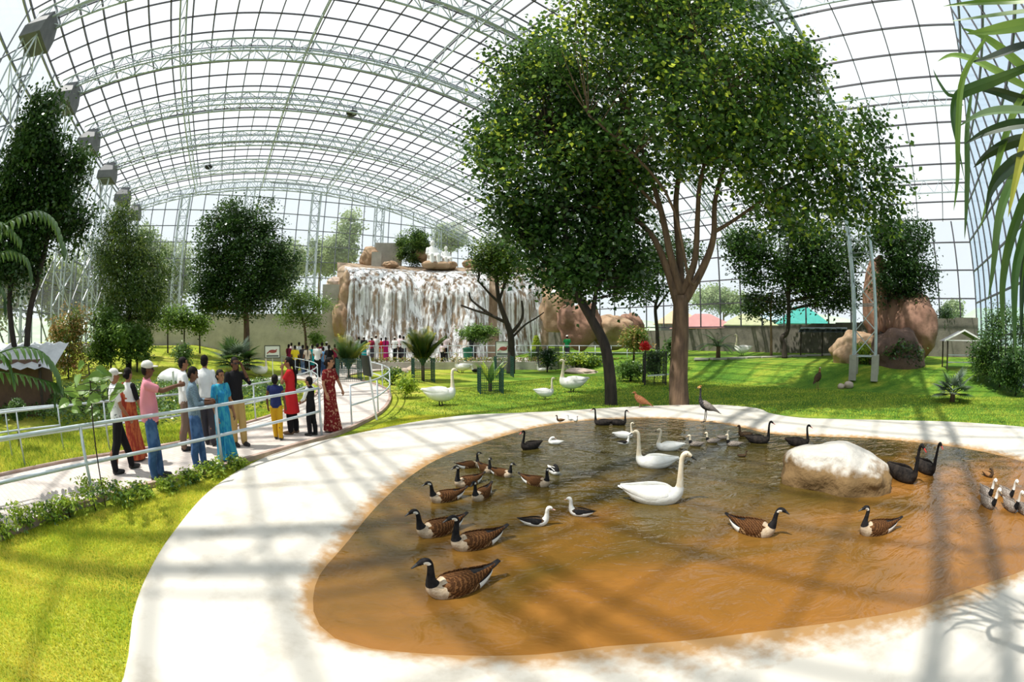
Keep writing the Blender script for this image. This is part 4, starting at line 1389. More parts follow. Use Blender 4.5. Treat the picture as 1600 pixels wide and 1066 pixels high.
# shrubs
for i, (x, y, d, rx, ry, n, lm, lab) in enumerate([
    (172, 526, 24, 42, 36, 9000, ['fresh', 'hedge'], 'large bright leafy shrub left of the shaded back lawn'),
    (213, 534, 24, 28, 30, 5500, ['hedge', 'fresh'], 'leafy shrub just right of the large bright shrub'),
    (105, 525, 23, 30, 45, 4500, ['straw', 'willow'], 'dry straw coloured bamboo like shrub behind the flamingos'),
    (288, 555, 21, 13, 14, 1500, ['hedge'], 'small dark bush by the white post on the back lawn'),
    (645, 385, 39, 32, 32, 11000, ['deep', 'fresh'], 'round green bush growing on top of the waterfall'),
    (742, 520, 30, 30, 12, 4000, ['fresh', 'hedge'], 'low spreading shrub before the waterfall, left of the black branched tree'),
    (985, 580, 20, 22, 12, 2200, ['hedge', 'fresh'], 'low flowering shrub bed between the two trunks'),
    (990, 530, 24, 22, 18, 2600, ['willow', 'straw'], 'yellowish leafy shrub behind the slender tree'),
    (1050, 545, 23, 10, 18, 700, ['palm'], 'small upright banana like plant beside the big trunk'),
    (1415, 560, 23, 30, 22, 4000, ['dark', 'hedge'], 'dark creeper spreading over the front of the pinkish boulders'),
    (1354, 552, 23.5, 14, 15, 1800, ['lime', 'hedge'], 'yellow variegated shrub between the tower legs'),
    (1565, 540, 21, 45, 50, 9000, ['hedge', 'deep'], 'tall leafy shrub at the right edge under the palm'),
    (1590, 575, 20, 30, 30, 4000, ['dark', 'hedge'], 'dark low shrub at the right border'),
    (855, 558, 25.5, 9, 12, 900, ['dark'], 'dark shrub held in a square wire fence on the lawn'),
    (900, 562, 27, 42, 6, 2500, ['lime', 'hedge'], 'low yellow green planting along the far railing'),
    (838, 556, 29, 9, 8, 700, ['hedge'], 'dark foot planting of the cone shaped shrub'),
    (495, 530, 29, 12, 9, 900, ['fresh'], 'small pale tree top by the doorway in the beige wall'),
    (634, 600, 15, 9, 8, 700, ['lime'], 'small lime green plant on the lawn beside the walkway bend'),
    (612, 584, 19, 12, 8, 800, ['hedge', 'lime'], 'small green plant between the bend railing and the stones'),
]):
    c = far(x, y, d)
    bz = ground_z(c.x, c.y) if y > 500 else c.z - 1.2
    tb = Vector((c.x, c.y, bz))
    b0 = blob(x, y, d, rx, ry)
    b0[0].z = max(b0[0].z, bz + b0[1][2] * .75)
    tree('shrub', lab, tb, [([tb, b0[0]], (.05, .02)), ([tb, b0[0] + Vector((.15, .1, .1))], (.04, .015))], [b0], n, .14 if d < 22 else .19, [LM[k] for k in lm], M['bark_dark'], 50 + i, 'shrubs inside the aviary', cat='shrub', twigs=.1, mix=[.6, .4] if len(lm) == 2 else None, cr=.16, crown_name='foliage', width=.5)

# cone-shaped yellow conifer at the far railing
c = at(838, 572)
rg = np.random.default_rng(90)
root = empty('conifer', c); tag(root, 'yellow green cone shaped conifer by the far railing', 'conifer')
n = 2600
h = rg.uniform(0, 1, n); a = rg.uniform(0, 6.283, n); rr = (1 - h) * .62 * rg.uniform(.6, 1.05, n) + .05
v, q = leaf_arrays(np.stack([np.cos(a) * rr, np.sin(a) * rr, .3 + h * 1.75], 1), .16, .35, rg, -.8)
np_mesh('foliage', v, q, LM['lime'], None, root)
MB().tube([(0, 0, 0), (0, 0, 1.7)], [.06, .02], 6).build('trunk', M['bark'], root)

# trees beyond the glass
for i, (x, y, rx, ry, d, lab) in enumerate([
    (275, 430, 45, 50, 50, 'pale tree beyond the glass, left of the round crowned tree'), (235, 400, 30, 40, 52, 'pale tree beyond the glass behind the narrow leaved tree'),
    (445, 420, 40, 40, 52, 'pale tree beyond the glass, right of the round crowned tree'), (500, 405, 35, 30, 54, 'pale tree beyond the glass left of the waterfall top'),
    (530, 390, 26, 24, 50, 'greener tree beyond the glass beside the thin tall one'), (545, 350, 22, 20, 51, 'thin sparse tall tree beyond the glass above the waterfall edge'),
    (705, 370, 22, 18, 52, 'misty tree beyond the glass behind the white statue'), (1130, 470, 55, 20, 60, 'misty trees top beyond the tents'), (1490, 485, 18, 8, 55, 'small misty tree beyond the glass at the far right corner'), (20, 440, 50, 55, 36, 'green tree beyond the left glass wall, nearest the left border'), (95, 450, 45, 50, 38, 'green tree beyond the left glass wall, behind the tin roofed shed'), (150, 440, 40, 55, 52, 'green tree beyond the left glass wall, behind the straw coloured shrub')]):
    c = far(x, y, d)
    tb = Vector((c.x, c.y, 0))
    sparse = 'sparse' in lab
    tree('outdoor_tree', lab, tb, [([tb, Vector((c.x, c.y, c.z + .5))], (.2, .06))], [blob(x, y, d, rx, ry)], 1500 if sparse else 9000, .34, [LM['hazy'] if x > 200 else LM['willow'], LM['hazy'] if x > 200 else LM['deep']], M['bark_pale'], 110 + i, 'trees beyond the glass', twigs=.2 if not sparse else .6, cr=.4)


# ---------------------------------------------------------------- palms
def strap(b, pts, w, mi=0, keel=.18, face=None):
    """leaf strap along points, widest in its middle, folded along the midrib"""
    P = [Vector(p) for p in pts]
    m = len(P)
    vs, fs = [], []
    for i, p in enumerate(P):
        d = (P[min(i + 1, m - 1)] - P[max(i - 1, 0)]).normalized()
        up = Vector((0, 0, 1)) if abs(d.z) < .93 else Vector((1, 0, 0))
        s = d.cross(face if face is not None else up).normalized(); nrm = s.cross(d)
        f = i / (m - 1)
        ww = w * (min(1, .35 + f * 2.2) if f < .4 else max(.02, 1 - ((f - .4) / .6) ** 1.7)) / 2
        vs += [p - s * ww + nrm * ww * keel * 2, p, p + s * ww + nrm * ww * keel * 2]
    for i in range(m - 1):
        for j in range(2): fs.append((i * 3 + j, i * 3 + j + 1, i * 3 + j + 4, i * 3 + j + 3))
    b.add(vs, fs, mi)


def arc(p, d, length, droop, n=8):
    """points along a leaf that starts along d and bends down"""
    p, d = Vector(p), Vector(d).normalized()
    out = [p.copy()]
    for i in range(n):
        d = (d + Vector((0, 0, -droop / n))).normalized()
        p = p + d * (length / n)
        out.append(p.copy())
    return out


def frond(base, d, length, droop, nl, leaf, w, m, parent, stem):
    b = MB()
    sp = arc(base, d, length, droop, 14)
    b.tube(sp, [.018 * length ** .5 * (1 - .85 * i / 14) for i in range(15)], 6, mi=1)
    for i in range(nl):
        f = .16 + .84 * i / (nl - 1)
        x = f * 14; k = min(int(x), 13); p = sp[k].lerp(sp[k + 1], x - k)
        t = (sp[k + 1] - sp[k]).normalized()
        side = t.cross(Vector((0, 0, 1)))
        side = side.normalized() if side.length > .05 else Vector((1, 0, 0))
        L = leaf * math.sin(math.pi * min(1, .18 + .78 * f)) ** .6
        for s in (-1, 1):
            dd = side * s + t * .75 + side.cross(t) * .35
            strap(b, arc(p, dd, L, .7, 5), w)
    return b.build('frond', [m, stem], parent)


def feather_palm(name, label, base, h, nf, length, droop, nl, leaf, w, ms, seed, cat='palm', group=None, up=.9, trunk=.10):
    rg = random.Random(seed)
    root = empty(name, base); tag(root, label, cat, group)
    if h > .05: MB().tube([(0, 0, -.05), (0, 0, h)], [trunk, trunk * .75], 10).build('trunk', M['bark'], root, smooth=True)
    for i in range(nf):
        a = 2 * math.pi * (i + rg.random() * .6) / nf
        el = up * (.35 + .65 * rg.random()) if up < 1.05 else rg.uniform(.72, 1.1)
        frond((math.cos(a) * trunk * .5, math.sin(a) * trunk * .5, h - .03), (math.cos(a) * (1.15 - el), math.sin(a) * (1.15 - el), el), length * rg.uniform(.8, 1.1), droop, nl, leaf, w, ms[i % len(ms)], root, M['bark_pale'] if False else LM['palm'])
    return root


def fan_palm(name, label, base, h, nl, stalk, blade, ms, seed, segs=22, cat='palm', trunk=.11):
    rg = random.Random(seed)
    root = empty(name, base); tag(root, label, cat)
    MB().tube([(0, 0, -.05), (0, 0, h)], [trunk * 1.2, trunk], 10).build('trunk', M['bark'], root, smooth=True)
    for i in range(nl):
        a = 2.4 * i
        el = .12 + .8 * (i / nl)
        d = Vector((math.cos(a) * (1.05 - el * .75), math.sin(a) * (1.05 - el * .75), el)).normalized()
        b = MB()
        sp = arc((0, 0, h - .05), d, stalk * rg.uniform(.8, 1.1), .25, 5)
        b.tube(sp, [.018] * 6, 5, mi=1)
        t = (sp[-1] - sp[-2]).normalized()
        side = t.cross(Vector((0, 0, 1)))
        side = side.normalized() if side.length > .05 else Vector((1, 0, 0))
        nrm = side.cross(t)
        for j in range(segs):
            q = (j / (segs - 1) - .5) * 4.3
            dd = t * math.cos(q) + side * math.sin(q) + nrm * .12
            strap(b, arc(sp[-1], dd, blade * (1 - .12 * abs(q)) * rg.uniform(.9, 1.05), .38, 5), blade * .115)
        b.build('fan_leaf', [ms[i % len(ms)], LM['palm']], root)
    return root


c = far(370, 566, 24); c.z = ground_z(c.x, c.y)
fan_palm('fan_palm', 'fan palm with spiky grey green leaves on the back lawn under the round tree', c, .6, 26, 1.0, .95, [LM['palm_grey'], LM['palm'], LM['palm']], 3)
c = far(1490, 602, 17); c.z = ground_z(c.x, c.y)
fan_palm('fan_palm', 'grey green fan palm on the lawn at the right, before the small gazebo', c, .3, 16, .6, .62, [LM['palm_grey'], LM['palm_grey'], LM['palm']], 5)
c = far(1122, 560, 25); c.z = ground_z(c.x, c.y)
feather_palm('cycad', 'dark cycad with arching fronds by the stained concrete wall', c, .75, 22, 1.35, 1.3, 22, .26, .035, [LM['palm_dark'], LM['palm']], 6, 'cycad', up=.85, trunk=.15)
c = at(661, 596)
feather_palm('areca_palm', 'yellow tinged palm inside the dark green guard on the lawn', c, .80, 24, 1.75, .75, 24, .62, .075, [LM['palm'], LM['palm_yellow'], LM['palm'], LM['palm_dark']], 7, up=1.08, trunk=.08)
c = at(545, 592)
feather_palm('areca_palm', 'bright palm beside the crowd, behind the tilted white sign', c, .5, 20, 1.7, .75, 22, .58, .075, [LM['palm'], LM['palm_yellow'], LM['palm']], 8, up=1.08, trunk=.07)
c = at(766, 612)
root = empty('bird_nest_fern', c); tag(root, 'broad leaved upright plant with pale leaves inside the green guard', 'plant')
for i in range(9):
    a = 2 * math.pi * i / 9
    b = MB(); strap(b, arc((0, 0, .25), (math.cos(a) * .55, math.sin(a) * .55, 1), 1.15, .45, 7), .24)
    b.build('leaf', [LM['fresh'] if i % 3 else LM['lime']], root)
MB().tube([(0, 0, -.02), (0, 0, .32)], [.06, .07], 8).build('stem', M['bark'], root)

# palm reaching in at the upper right, close to the camera; its stem stands outside the view
PD = 2.3
root = empty('palm', (2.9, -.7, 0))
tag(root, 'palm with long strap leaves hanging in from the upper right corner', 'palm')
inv = -root.location
leaves = [([(1667, -8), (1600, 0), (1535, 4), (1473, 10)], 11, 1), ([(1667, 12), (1600, 20), (1535, 28), (1482, 34)], 12, 1), ([(1667, 30), (1600, 39), (1549, 48), (1510, 53)], 14, 1),
    ([(1667, 150), (1600, 104), (1569, 79), (1535, 56), (1502, 44)], 15, 1), ([(1667, 165), (1600, 135), (1557, 112), (1518, 93), (1487, 87), (1465, 96)], 14, 1), ([(1667, 55), (1600, 73), (1569, 84), (1541, 93), (1516, 98)], 14, 2),
    ([(1667, 85), (1600, 107), (1557, 124), (1524, 136), (1500, 147), (1491, 165), (1490, 191), (1496, 225), (1507, 281)], 13, 0), ([(1667, 175), (1600, 157), (1557, 143), (1521, 138)], 14, 2),
    ([(1667, 178), (1597, 174), (1557, 175), (1527, 182), (1498, 198)], 14, 0), ([(1667, 190), (1600, 194), (1569, 199), (1535, 210), (1507, 226)], 13, 2), ([(1667, 205), (1600, 216), (1569, 226), (1541, 242), (1521, 262)], 14, 2),
    ([(1667, 225), (1600, 245), (1574, 264), (1557, 282), (1546, 305), (1540, 340)], 14, 2), ([(1667, 240), (1600, 262), (1575, 300), (1560, 350), (1552, 420), (1544, 470)], 14, 0), ([(1667, 270), (1610, 300), (1590, 340), (1575, 390), (1567, 440), (1566, 490), (1569, 530)], 13, 0),
    ([(1667, 300), (1615, 330), (1596, 380), (1586, 430), (1585, 500), (1587, 572)], 13, 0), ([(1667, 330), (1622, 360), (1604, 400), (1597, 460), (1594, 540)], 13, 2), ([(1520, 130), (1512, 200), (1512, 280), (1510, 330), (1507, 374)], 9, 0), ([(1540, 60), (1505, 120), (1497, 200), (1496, 280), (1490, 330)], 8, 1),
    ([(1499, 147), (1482, 148), (1466, 126), (1458, 108)], 5, 0), ([(1667, 60), (1600, 150), (1570, 220), (1548, 300), (1530, 360)], 11, 1), ([(1667, 120), (1610, 200), (1588, 280), (1575, 340)], 12, 3), ([(1667, 250), (1620, 330), (1602, 420), (1598, 480)], 12, 1)]
for i, (pp, w, k) in enumerate(leaves):
    b = MB()
    o = .12 * math.sin(i * 2.1)
    sm = catmull([tuple(far(x, y, PD + o)) for x, y in pp], 4)
    strap(b, [Vector(v) + inv for v in sm], px_r(1560, 200, PD, w) * 1.25, face=Vector((-.85, -.25, -.15 + .7 * math.sin(i * 1.7))).normalized())
    b.build('leaflet', [(LM['palm'], LM['fresh'], LM['palm_dark'], LM['palm_yellow'])[k]], root)
b = MB(); sm = catmull([tuple(far(x, y, PD)) for x, y in [(1700, 430), (1672, 340), (1668, 200), (1667, 100), (1666, 0), (1660, -60)]], 5)
b.tube([Vector((0, 0, -.05)), Vector((0, .1, 1.6))] + [Vector(v) + inv for v in sm], [.07, .06] + [.03] * len(sm), 8); b.build('stem', LM['palm'], root)

# compound-leaved tree whose branches hang in from the left border
LD = 7.5
root = empty('compound_leaved_tree', far(-90, 700, LD)); root.location.z = 0
tag(root, 'branches with paired green leaflets hanging in from the left border', 'tree')
inv = -root.location
Q = lambda x, y: far(x, y, LD) + inv
tr = MB(); tr.tube([Vector((0, 0, -.1)), Q(-90, 500), Q(-85, 350), Q(-70, 200)], [.16, .13, .10, .05], 10)
for y0, y1 in ((330, 345), (390, 385), (420, 440), (545, 550), (560, 590)): tr.tube([Q(-86, y0 + 40), Q(-40, y1), Q(-5, y1)], [.05, .03, .015], 6)
tr.build('trunk', M['bark_dark'], root, smooth=True)
for pp, ll in [([(-10, 365), (25, 340), (60, 330), (85, 345), (100, 385)], 24), ([(-10, 400), (15, 392), (40, 402), (48, 425)], 20), ([(-10, 345), (10, 352), (30, 372)], 20), ([(-10, 440), (5, 455), (8, 480)], 18),
               ([(-10, 555), (30, 543), (65, 550), (88, 580), (92, 615)], 28), ([(-10, 580), (30, 585), (70, 595), (90, 600)], 24), ([(-10, 545), (10, 560), (20, 590)], 22)]:
    b = MB()
    sm = [Vector(v) for v in catmull([tuple(Q(x, y)) for x, y in pp], 4)]
    b.tube(sm, [.012] * len(sm), 5, mi=1)
    for i in range(1, len(sm)):
        t = (sm[i] - sm[i - 1]).normalized(); s = t.cross(Vector((0, 0, 1)))
        s = s.normalized() if s.length > .1 else Vector((0, 1, 0))
        for k in (-1, 1): strap(b, arc(sm[i], s * k + t * .7 + Vector((0, 0, -.25)), px_r(50, 500, LD, ll), 1.1, 5), px_r(50, 500, LD, ll) * .36)
    b.build('compound_leaf', [LM['pipal'] if pp[1][1] > 500 else LM['deep'], LM['pipal']], root)

# sapling by the near railing
c = at(165, 792)
root = empty('sapling', c); tag(root, 'thin sapling with large bright leaves standing by the near railing', 'sapling')
inv = -c; D = math.hypot(c.x, c.y)
Q = lambda x, y, o=0: far(x, y, D + o) + inv
sm = [Vector(v) for v in catmull([(0, 0, 0), tuple(Q(155, 735)), tuple(Q(146, 670)), tuple(Q(142, 610)), tuple(Q(138, 570))], 4)]
b = MB(); b.tube(sm, [.012] * len(sm), 6)
lv = MB()
rg = random.Random(4)
for i, (x, y) in enumerate([(132, 568), (150, 575), (160, 590), (175, 588), (120, 592), (110, 605), (130, 600), (150, 605), (168, 603), (185, 615), (118, 622), (135, 618), (158, 622), (176, 628), (112, 640), (128, 632), (165, 612), (145, 632), (195, 606), (100, 612), (108, 628), (155, 640), (125, 585), (145, 590), (138, 610)]):
    p = Q(x, y, rg.uniform(-.25, .25))
    j = min(range(len(sm)), key=lambda k: (sm[k] - p).length)
    b.tube([sm[j], p], [.005, .003], 4)
    strap(lv, arc(p, (rg.uniform(-1, 1), rg.uniform(-1, 1), rg.uniform(-.2, .3)), rg.uniform(.18, .29), .6, 5), rg.uniform(.10, .155), face=Vector((.5, -.75, .45)).normalized())
b.build('stem', M['bark_dark'], root); lv.build('foliage', LM['fresh'], root)

# clipped round bush on a short stem
c = at(30, 702)
root = empty('topiary', c); tag(root, 'round clipped bush on thin stems at the left, behind the railing', 'topiary')
rg = np.random.default_rng(5)
cen = far(27, 640, math.hypot(c.x, c.y)) - c
d = rg.normal(size=(2600, 3)); d /= np.linalg.norm(d, axis=1, keepdims=True)
v, q = leaf_arrays(np.array(cen) + d * np.array([.27, .27, .22]) * rg.uniform(.8, 1.05, (2600, 1)), .05, .6, rg, 0)
np_mesh('foliage', v, q, [LM['deep'], LM['hedge']], rg.choice(2, 2600), root)
b = MB()
for i in range(3): b.tube([(.05 * i - .05, .03 * i, 0), tuple(cen * .6 + Vector((.04 * i - .04, 0, 0))), tuple(cen)], [.012, .01, .01], 5)
b.build('stem', M['bark_dark'], root)

# hedge bed between the walkway and the back lawn
def in_poly(x, y, poly):
    r = False
    for i in range(len(poly)):
        x0, y0 = poly[i]; x1, y1 = poly[i - 1]
        if (y0 > y) != (y1 > y) and x < (x1 - x0) * (y - y0) / (y1 - y0) + x0: r = not r
    return r


def scatter(poly_px, n, rg):
    poly = [tuple(at(*p))[:2] for p in poly_px]
    xs, ys = [p[0] for p in poly], [p[1] for p in poly]
    out = []
    while len(out) < n:
        x, y = rg.uniform(min(xs), max(xs)), rg.uniform(min(ys), max(ys))
        if in_poly(x, y, poly): out.append((x, y))
    return np.array(out)


rg = np.random.default_rng(44)
pts = scatter([(-60, 640), (60, 615), (130, 606), (300, 604), (420, 602), (470, 610), (480, 618), (440, 636), (360, 650), (250, 668), (140, 672), (40, 662), (-60, 672)], 26000, rg)
hgt = np.array([ground_z(x, y) + .34 + .10 * mnoise.noise(Vector((x * 1.3, y * 1.3, 0))) for x, y in pts])
v, q = leaf_arrays(np.c_[pts, hgt * (1 - .75 * rg.uniform(0, 1, len(pts)) ** 2.2)], .105, .62, rg, 0)
hb = np_mesh('hedge', v, q, [LM['hedge'], LM['fresh'], LM['deep']], rg.choice(3, len(pts), p=[.6, .15, .25]))
tag(hb, 'low dense bed of glossy green leaves behind the walking people', 'hedge', kind='stuff')

# small shrubs lining the near edge of the walkway
lining = [(8, 836), (42, 826), (78, 816), (110, 808), (150, 797), (188, 787), (222, 777), (262, 766), (300, 755), (338, 745), (372, 732)]
for i, (x, y) in enumerate(lining):
    c = at(x, y + 2)
    r = (.20, .24, .17, .22, .30, .20, .15, .16, .13, .18, .12)[i]
    tree('edging_shrub', 'small lime green shrub lining the near path edge, %s counted from the left border' % ORD[i], c, [([c, c + Vector((0, 0, r))], (.012, .006))], [(c + Vector((0, 0, r * .8)), (r * 1.25, r * 1.1, r * .75))], 420, .075, [LM['lime'], LM['hedge']], M['bark_dark'], 200 + i, 'shrubs along the near path edge', 'shrub', twigs=.3, mix=[.75, .25], cr=.05, crown_name='foliage', width=.5)

# grass blades where the lawn is close
def blades(name, label, poly, n, h, w, ms, seed, pr):
    rg = np.random.default_rng(seed)
    pts = scatter(poly, n, rg)
    keep = np.array([pond_frac(x, y) > 1.01 for x, y in pts]); pts = pts[keep]; n = len(pts)
    z = np.array([ground_z(x, y) for x, y in pts])
    a = rg.uniform(0, 6.283, n); L = h * rg.uniform(.5, 1.3, n); bend = rg.normal(0, .5, (n, 2))
    p = np.c_[pts, z]
    v = np.empty((n, 3, 3))
    dx = np.c_[np.cos(a), np.sin(a), np.zeros(n)] * (w * rg.uniform(.6, 1.2, n))[:, None]
    v[:, 0] = p - dx; v[:, 1] = p + dx; v[:, 2] = p + np.c_[bend * L[:, None], L]
    o = np_mesh(name, v.reshape(-1, 3), np.arange(n * 3).reshape(n, 3), ms, rg.choice(len(ms), n, p=pr), tris=True)
    return tag(o, label, 'grass', kind='stuff')


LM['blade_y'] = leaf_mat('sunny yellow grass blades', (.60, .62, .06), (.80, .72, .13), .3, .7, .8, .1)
LM['blade_g'] = leaf_mat('green grass blades', (.36, .50, .05), (.55, .60, .075), .3, .7, .8, .1)
LM['blade_t'] = leaf_mat('dull grass blades', (.09, .20, .03), (.20, .28, .05), .3, .7, .8, .1)
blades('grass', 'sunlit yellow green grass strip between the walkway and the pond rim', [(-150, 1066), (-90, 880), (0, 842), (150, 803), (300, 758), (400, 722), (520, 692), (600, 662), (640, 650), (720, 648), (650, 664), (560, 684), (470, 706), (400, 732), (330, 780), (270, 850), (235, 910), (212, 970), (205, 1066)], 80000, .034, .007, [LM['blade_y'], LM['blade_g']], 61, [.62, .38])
blades('grass', 'grass strip along the far side of the walkway before the hedge bed', [(-60, 690), (140, 676), (250, 668), (360, 652), (440, 640), (470, 622), (480, 628), (425, 650), (300, 690), (200, 706), (100, 724), (0, 744), (-100, 765)], 26000, .09, .010, [LM['blade_y'], LM['blade_g'], LM['blade_t']], 62, [.3, .45, .25])
blades('grass', 'green lawn grass behind the far pond rim', [(600, 655), (640, 630), (760, 600), (900, 588), (1080, 590), (1300, 610), (1480, 620), (1600, 622), (1600, 668), (1400, 656), (1200, 646), (1180, 637), (1040, 633), (900, 642), (730, 647)], 60000, .045, .012, [LM['blade_y'], LM['blade_g'], LM['blade_t']], 63, [.10, .36, .54])
# ================================================================ PEOPLE
def fuse(name, shapes, voxel, m, parent=None, smooth=3, loc=None):
    """overlapping rounded shapes fused into one continuous skin"""
    b = MB()
    for s in shapes:
        if s[0] == 'c':      # tapered limb: points, radii
            pts, rr = [Vector(p) for p in s[1]], s[2]
            b.tube(pts, rr, 10, flat=s[3] if len(s) > 3 else None)
            for p, r in zip(pts, rr): b.ellipsoid(p, (r * .98,) * 3, 10, 6)
        elif s[0] == 'e':    # ellipsoid: centre, radii
            b.ellipsoid(s[1], s[2], 14, 10, rot=s[3] if len(s) > 3 else None)
        elif s[0] == 'l':    # stacked rings: (x, y, z, rx, ry)
            rows = catmull(s[1], 3)
            n = 16
            vs, fs = [], []
            for r in rows: vs += [Vector((r[0] + r[3] * math.cos(2 * math.pi * j / n), r[1] + r[4] * math.sin(2 * math.pi * j / n), r[2])) for j in range(n)]
            for i in range(len(rows) - 1):
                for j in range(n): fs.append((i * n + j, i * n + (j + 1) % n, (i + 1) * n + (j + 1) % n, (i + 1) * n + j))
            fs.append(tuple(range(n - 1, -1, -1))); fs.append(tuple((len(rows) - 1) * n + j for j in range(n)))
            b.add(vs, fs)
    me = bpy.data.meshes.new(name)
    me.from_pydata([tuple(v) for v in b.v], [], b.f)
    o = bpy.data.objects.new(name, me)
    COL.objects.link(o)
    md = o.modifiers.new('skin', 'REMESH'); md.mode = 'VOXEL'; md.voxel_size = voxel; md.use_smooth_shade = True
    sm = o.modifiers.new('soft', 'SMOOTH'); sm.factor = .5; sm.iterations = smooth
    dg = bpy.context.evaluated_depsgraph_get()
    me2 = bpy.data.meshes.new_from_object(o.evaluated_get(dg))
    o.modifiers.clear()
    o.data = me2
    bpy.data.meshes.remove(me)
    me2.name = name
    me2.materials.clear(); me2.materials.append(m)
    me2.polygons.foreach_set('use_smooth', [True] * len(me2.polygons))
    if parent is not None: o.parent = parent
    if loc is not None: o.location = loc
    return o


def cloth(name, c1, c2=None, scale=20, rough=.85, stretch=None, lo=.45, hi=.55):
    return mat(name, c1, c2, scale=scale, rough=rough, bump=.25 if c2 is None else .15, bscale=7, stretch=stretch, detail=2, spec=.15, lo=lo, hi=hi)


SK = dict(a=mat('brown skin', (.30, .135, .07), (.34, .155, .08), scale=6, rough=.5, spec=.3), b=mat('dark brown skin', (.13, .055, .03), (.16, .07, .038), scale=6, rough=.5, spec=.3), c=mat('light brown skin', (.36, .175, .095), (.40, .20, .11), scale=6, rough=.5, spec=.3))
HAIR = mat('black hair', (.008, .006, .006), (.018, .014, .012), scale=30, rough=.7, stretch=(1, 1, .2), spec=.12)
HAIRW = mat('white hair', (.70, .68, .65), (.55, .53, .50), scale=25, rough=.8)
CL = dict(
    pink=cloth('pink shirt cloth', (.72, .27, .33)), white=cloth('white shirt cloth', (.78, .78, .77)), print=cloth('white shirt with dark print', (.76, .76, .75), (.20, .20, .24), 16, lo=.60, hi=.66),
    check=cloth('blue grey checked cloth', (.13, .19, .25), (.20, .28, .34), 60), black=cloth('black cloth', (.013, .012, .014)), navy=cloth('navy cloth', (.022, .03, .11)),
    jeans=cloth('blue jeans', (.045, .10, .23), (.075, .15, .31), 5), jeansl=cloth('pale blue jeans', (.12, .22, .42), (.26, .36, .52), 5), khaki=cloth('khaki cloth', (.48, .32, .12)), brown=cloth('brown trousers', (.20, .135, .10)), yellow=cloth('mustard cloth', (.60, .34, .02)),
    red=cloth('red cloth', (.60, .025, .03)), sari_blue=cloth('blue sari cloth', (.02, .21, .42), (.05, .34, .46), 9, stretch=(2, 2, .5)), sari_red=cloth('rust red sari cloth', (.34, .05, .03), (.50, .13, .05), 9, stretch=(2, 2, .6)),
    sari_dark=cloth('dark red patterned sari', (.17, .012, .014), (.50, .26, .17), 17, lo=.56, hi=.62), teal=cloth('teal cloth', (.02, .36, .36)), cream=cloth('cream cloth', (.72, .60, .48)), maroon=cloth('maroon cloth', (.24, .02, .05)), magenta=cloth('magenta sari cloth', (.50, .02, .16)),
    skyblue=cloth('sky blue cloth', (.20, .42, .75)), green=cloth('green cloth', (.015, .24, .07)), lemon=cloth('yellow shirt cloth', (.75, .58, .03)), pinkw=cloth('pale pink cloth', (.75, .60, .64)), capgrey=cloth('off white cap cloth', (.66, .64, .60)), charcoal=cloth('charcoal cloth', (.06, .055, .065)),
    shoe=mat('black shoe', (.015, .014, .014), rough=.5), sandal=mat('tan sandal', (.16, .09, .05), rough=.7))
PROTO = {}


def hand(shapes, wrist, d, palm_n, k=1.0, curl=.5):
    """palm, four unequal fingers and a thumb along d"""
    d = Vector(d).normalized(); n = Vector(palm_n); n = (n - d * n.dot(d)).normalized(); s = d.cross(n)
    w = Vector(wrist)
    pc = w + d * .05 * k
    shapes.append(('c', [w, w + d * .04 * k, w + d * .085 * k], [.024 * k, .030 * k, .026 * k]))
    for i, (L, y) in enumerate(((.066, .030), (.078, .011), (.072, -.009), (.056, -.027))):
        p0 = w + d * .082 * k + s * y * k
        d1 = (d + n * curl * .6).normalized(); d2 = (d + n * curl * 1.6).normalized()
        shapes.append(('c', [p0 - d * .02 * k, p0, p0 + d1 * L * .5 * k, p0 + (d1 * .5 + d2 * .5) * L * k], [.011 * k, .0105 * k, .0095 * k, .008 * k]))
    p0 = w + d * .03 * k + s * .03 * k
    shapes.append(('c', [p0 - s * .015 * k, p0 + (s * .6 + d * .7).normalized() * .03 * k, p0 + (s * .35 + d * .8 + n * curl * .5).normalized() * .062 * k], [.012 * k, .0115 * k, .009 * k]))


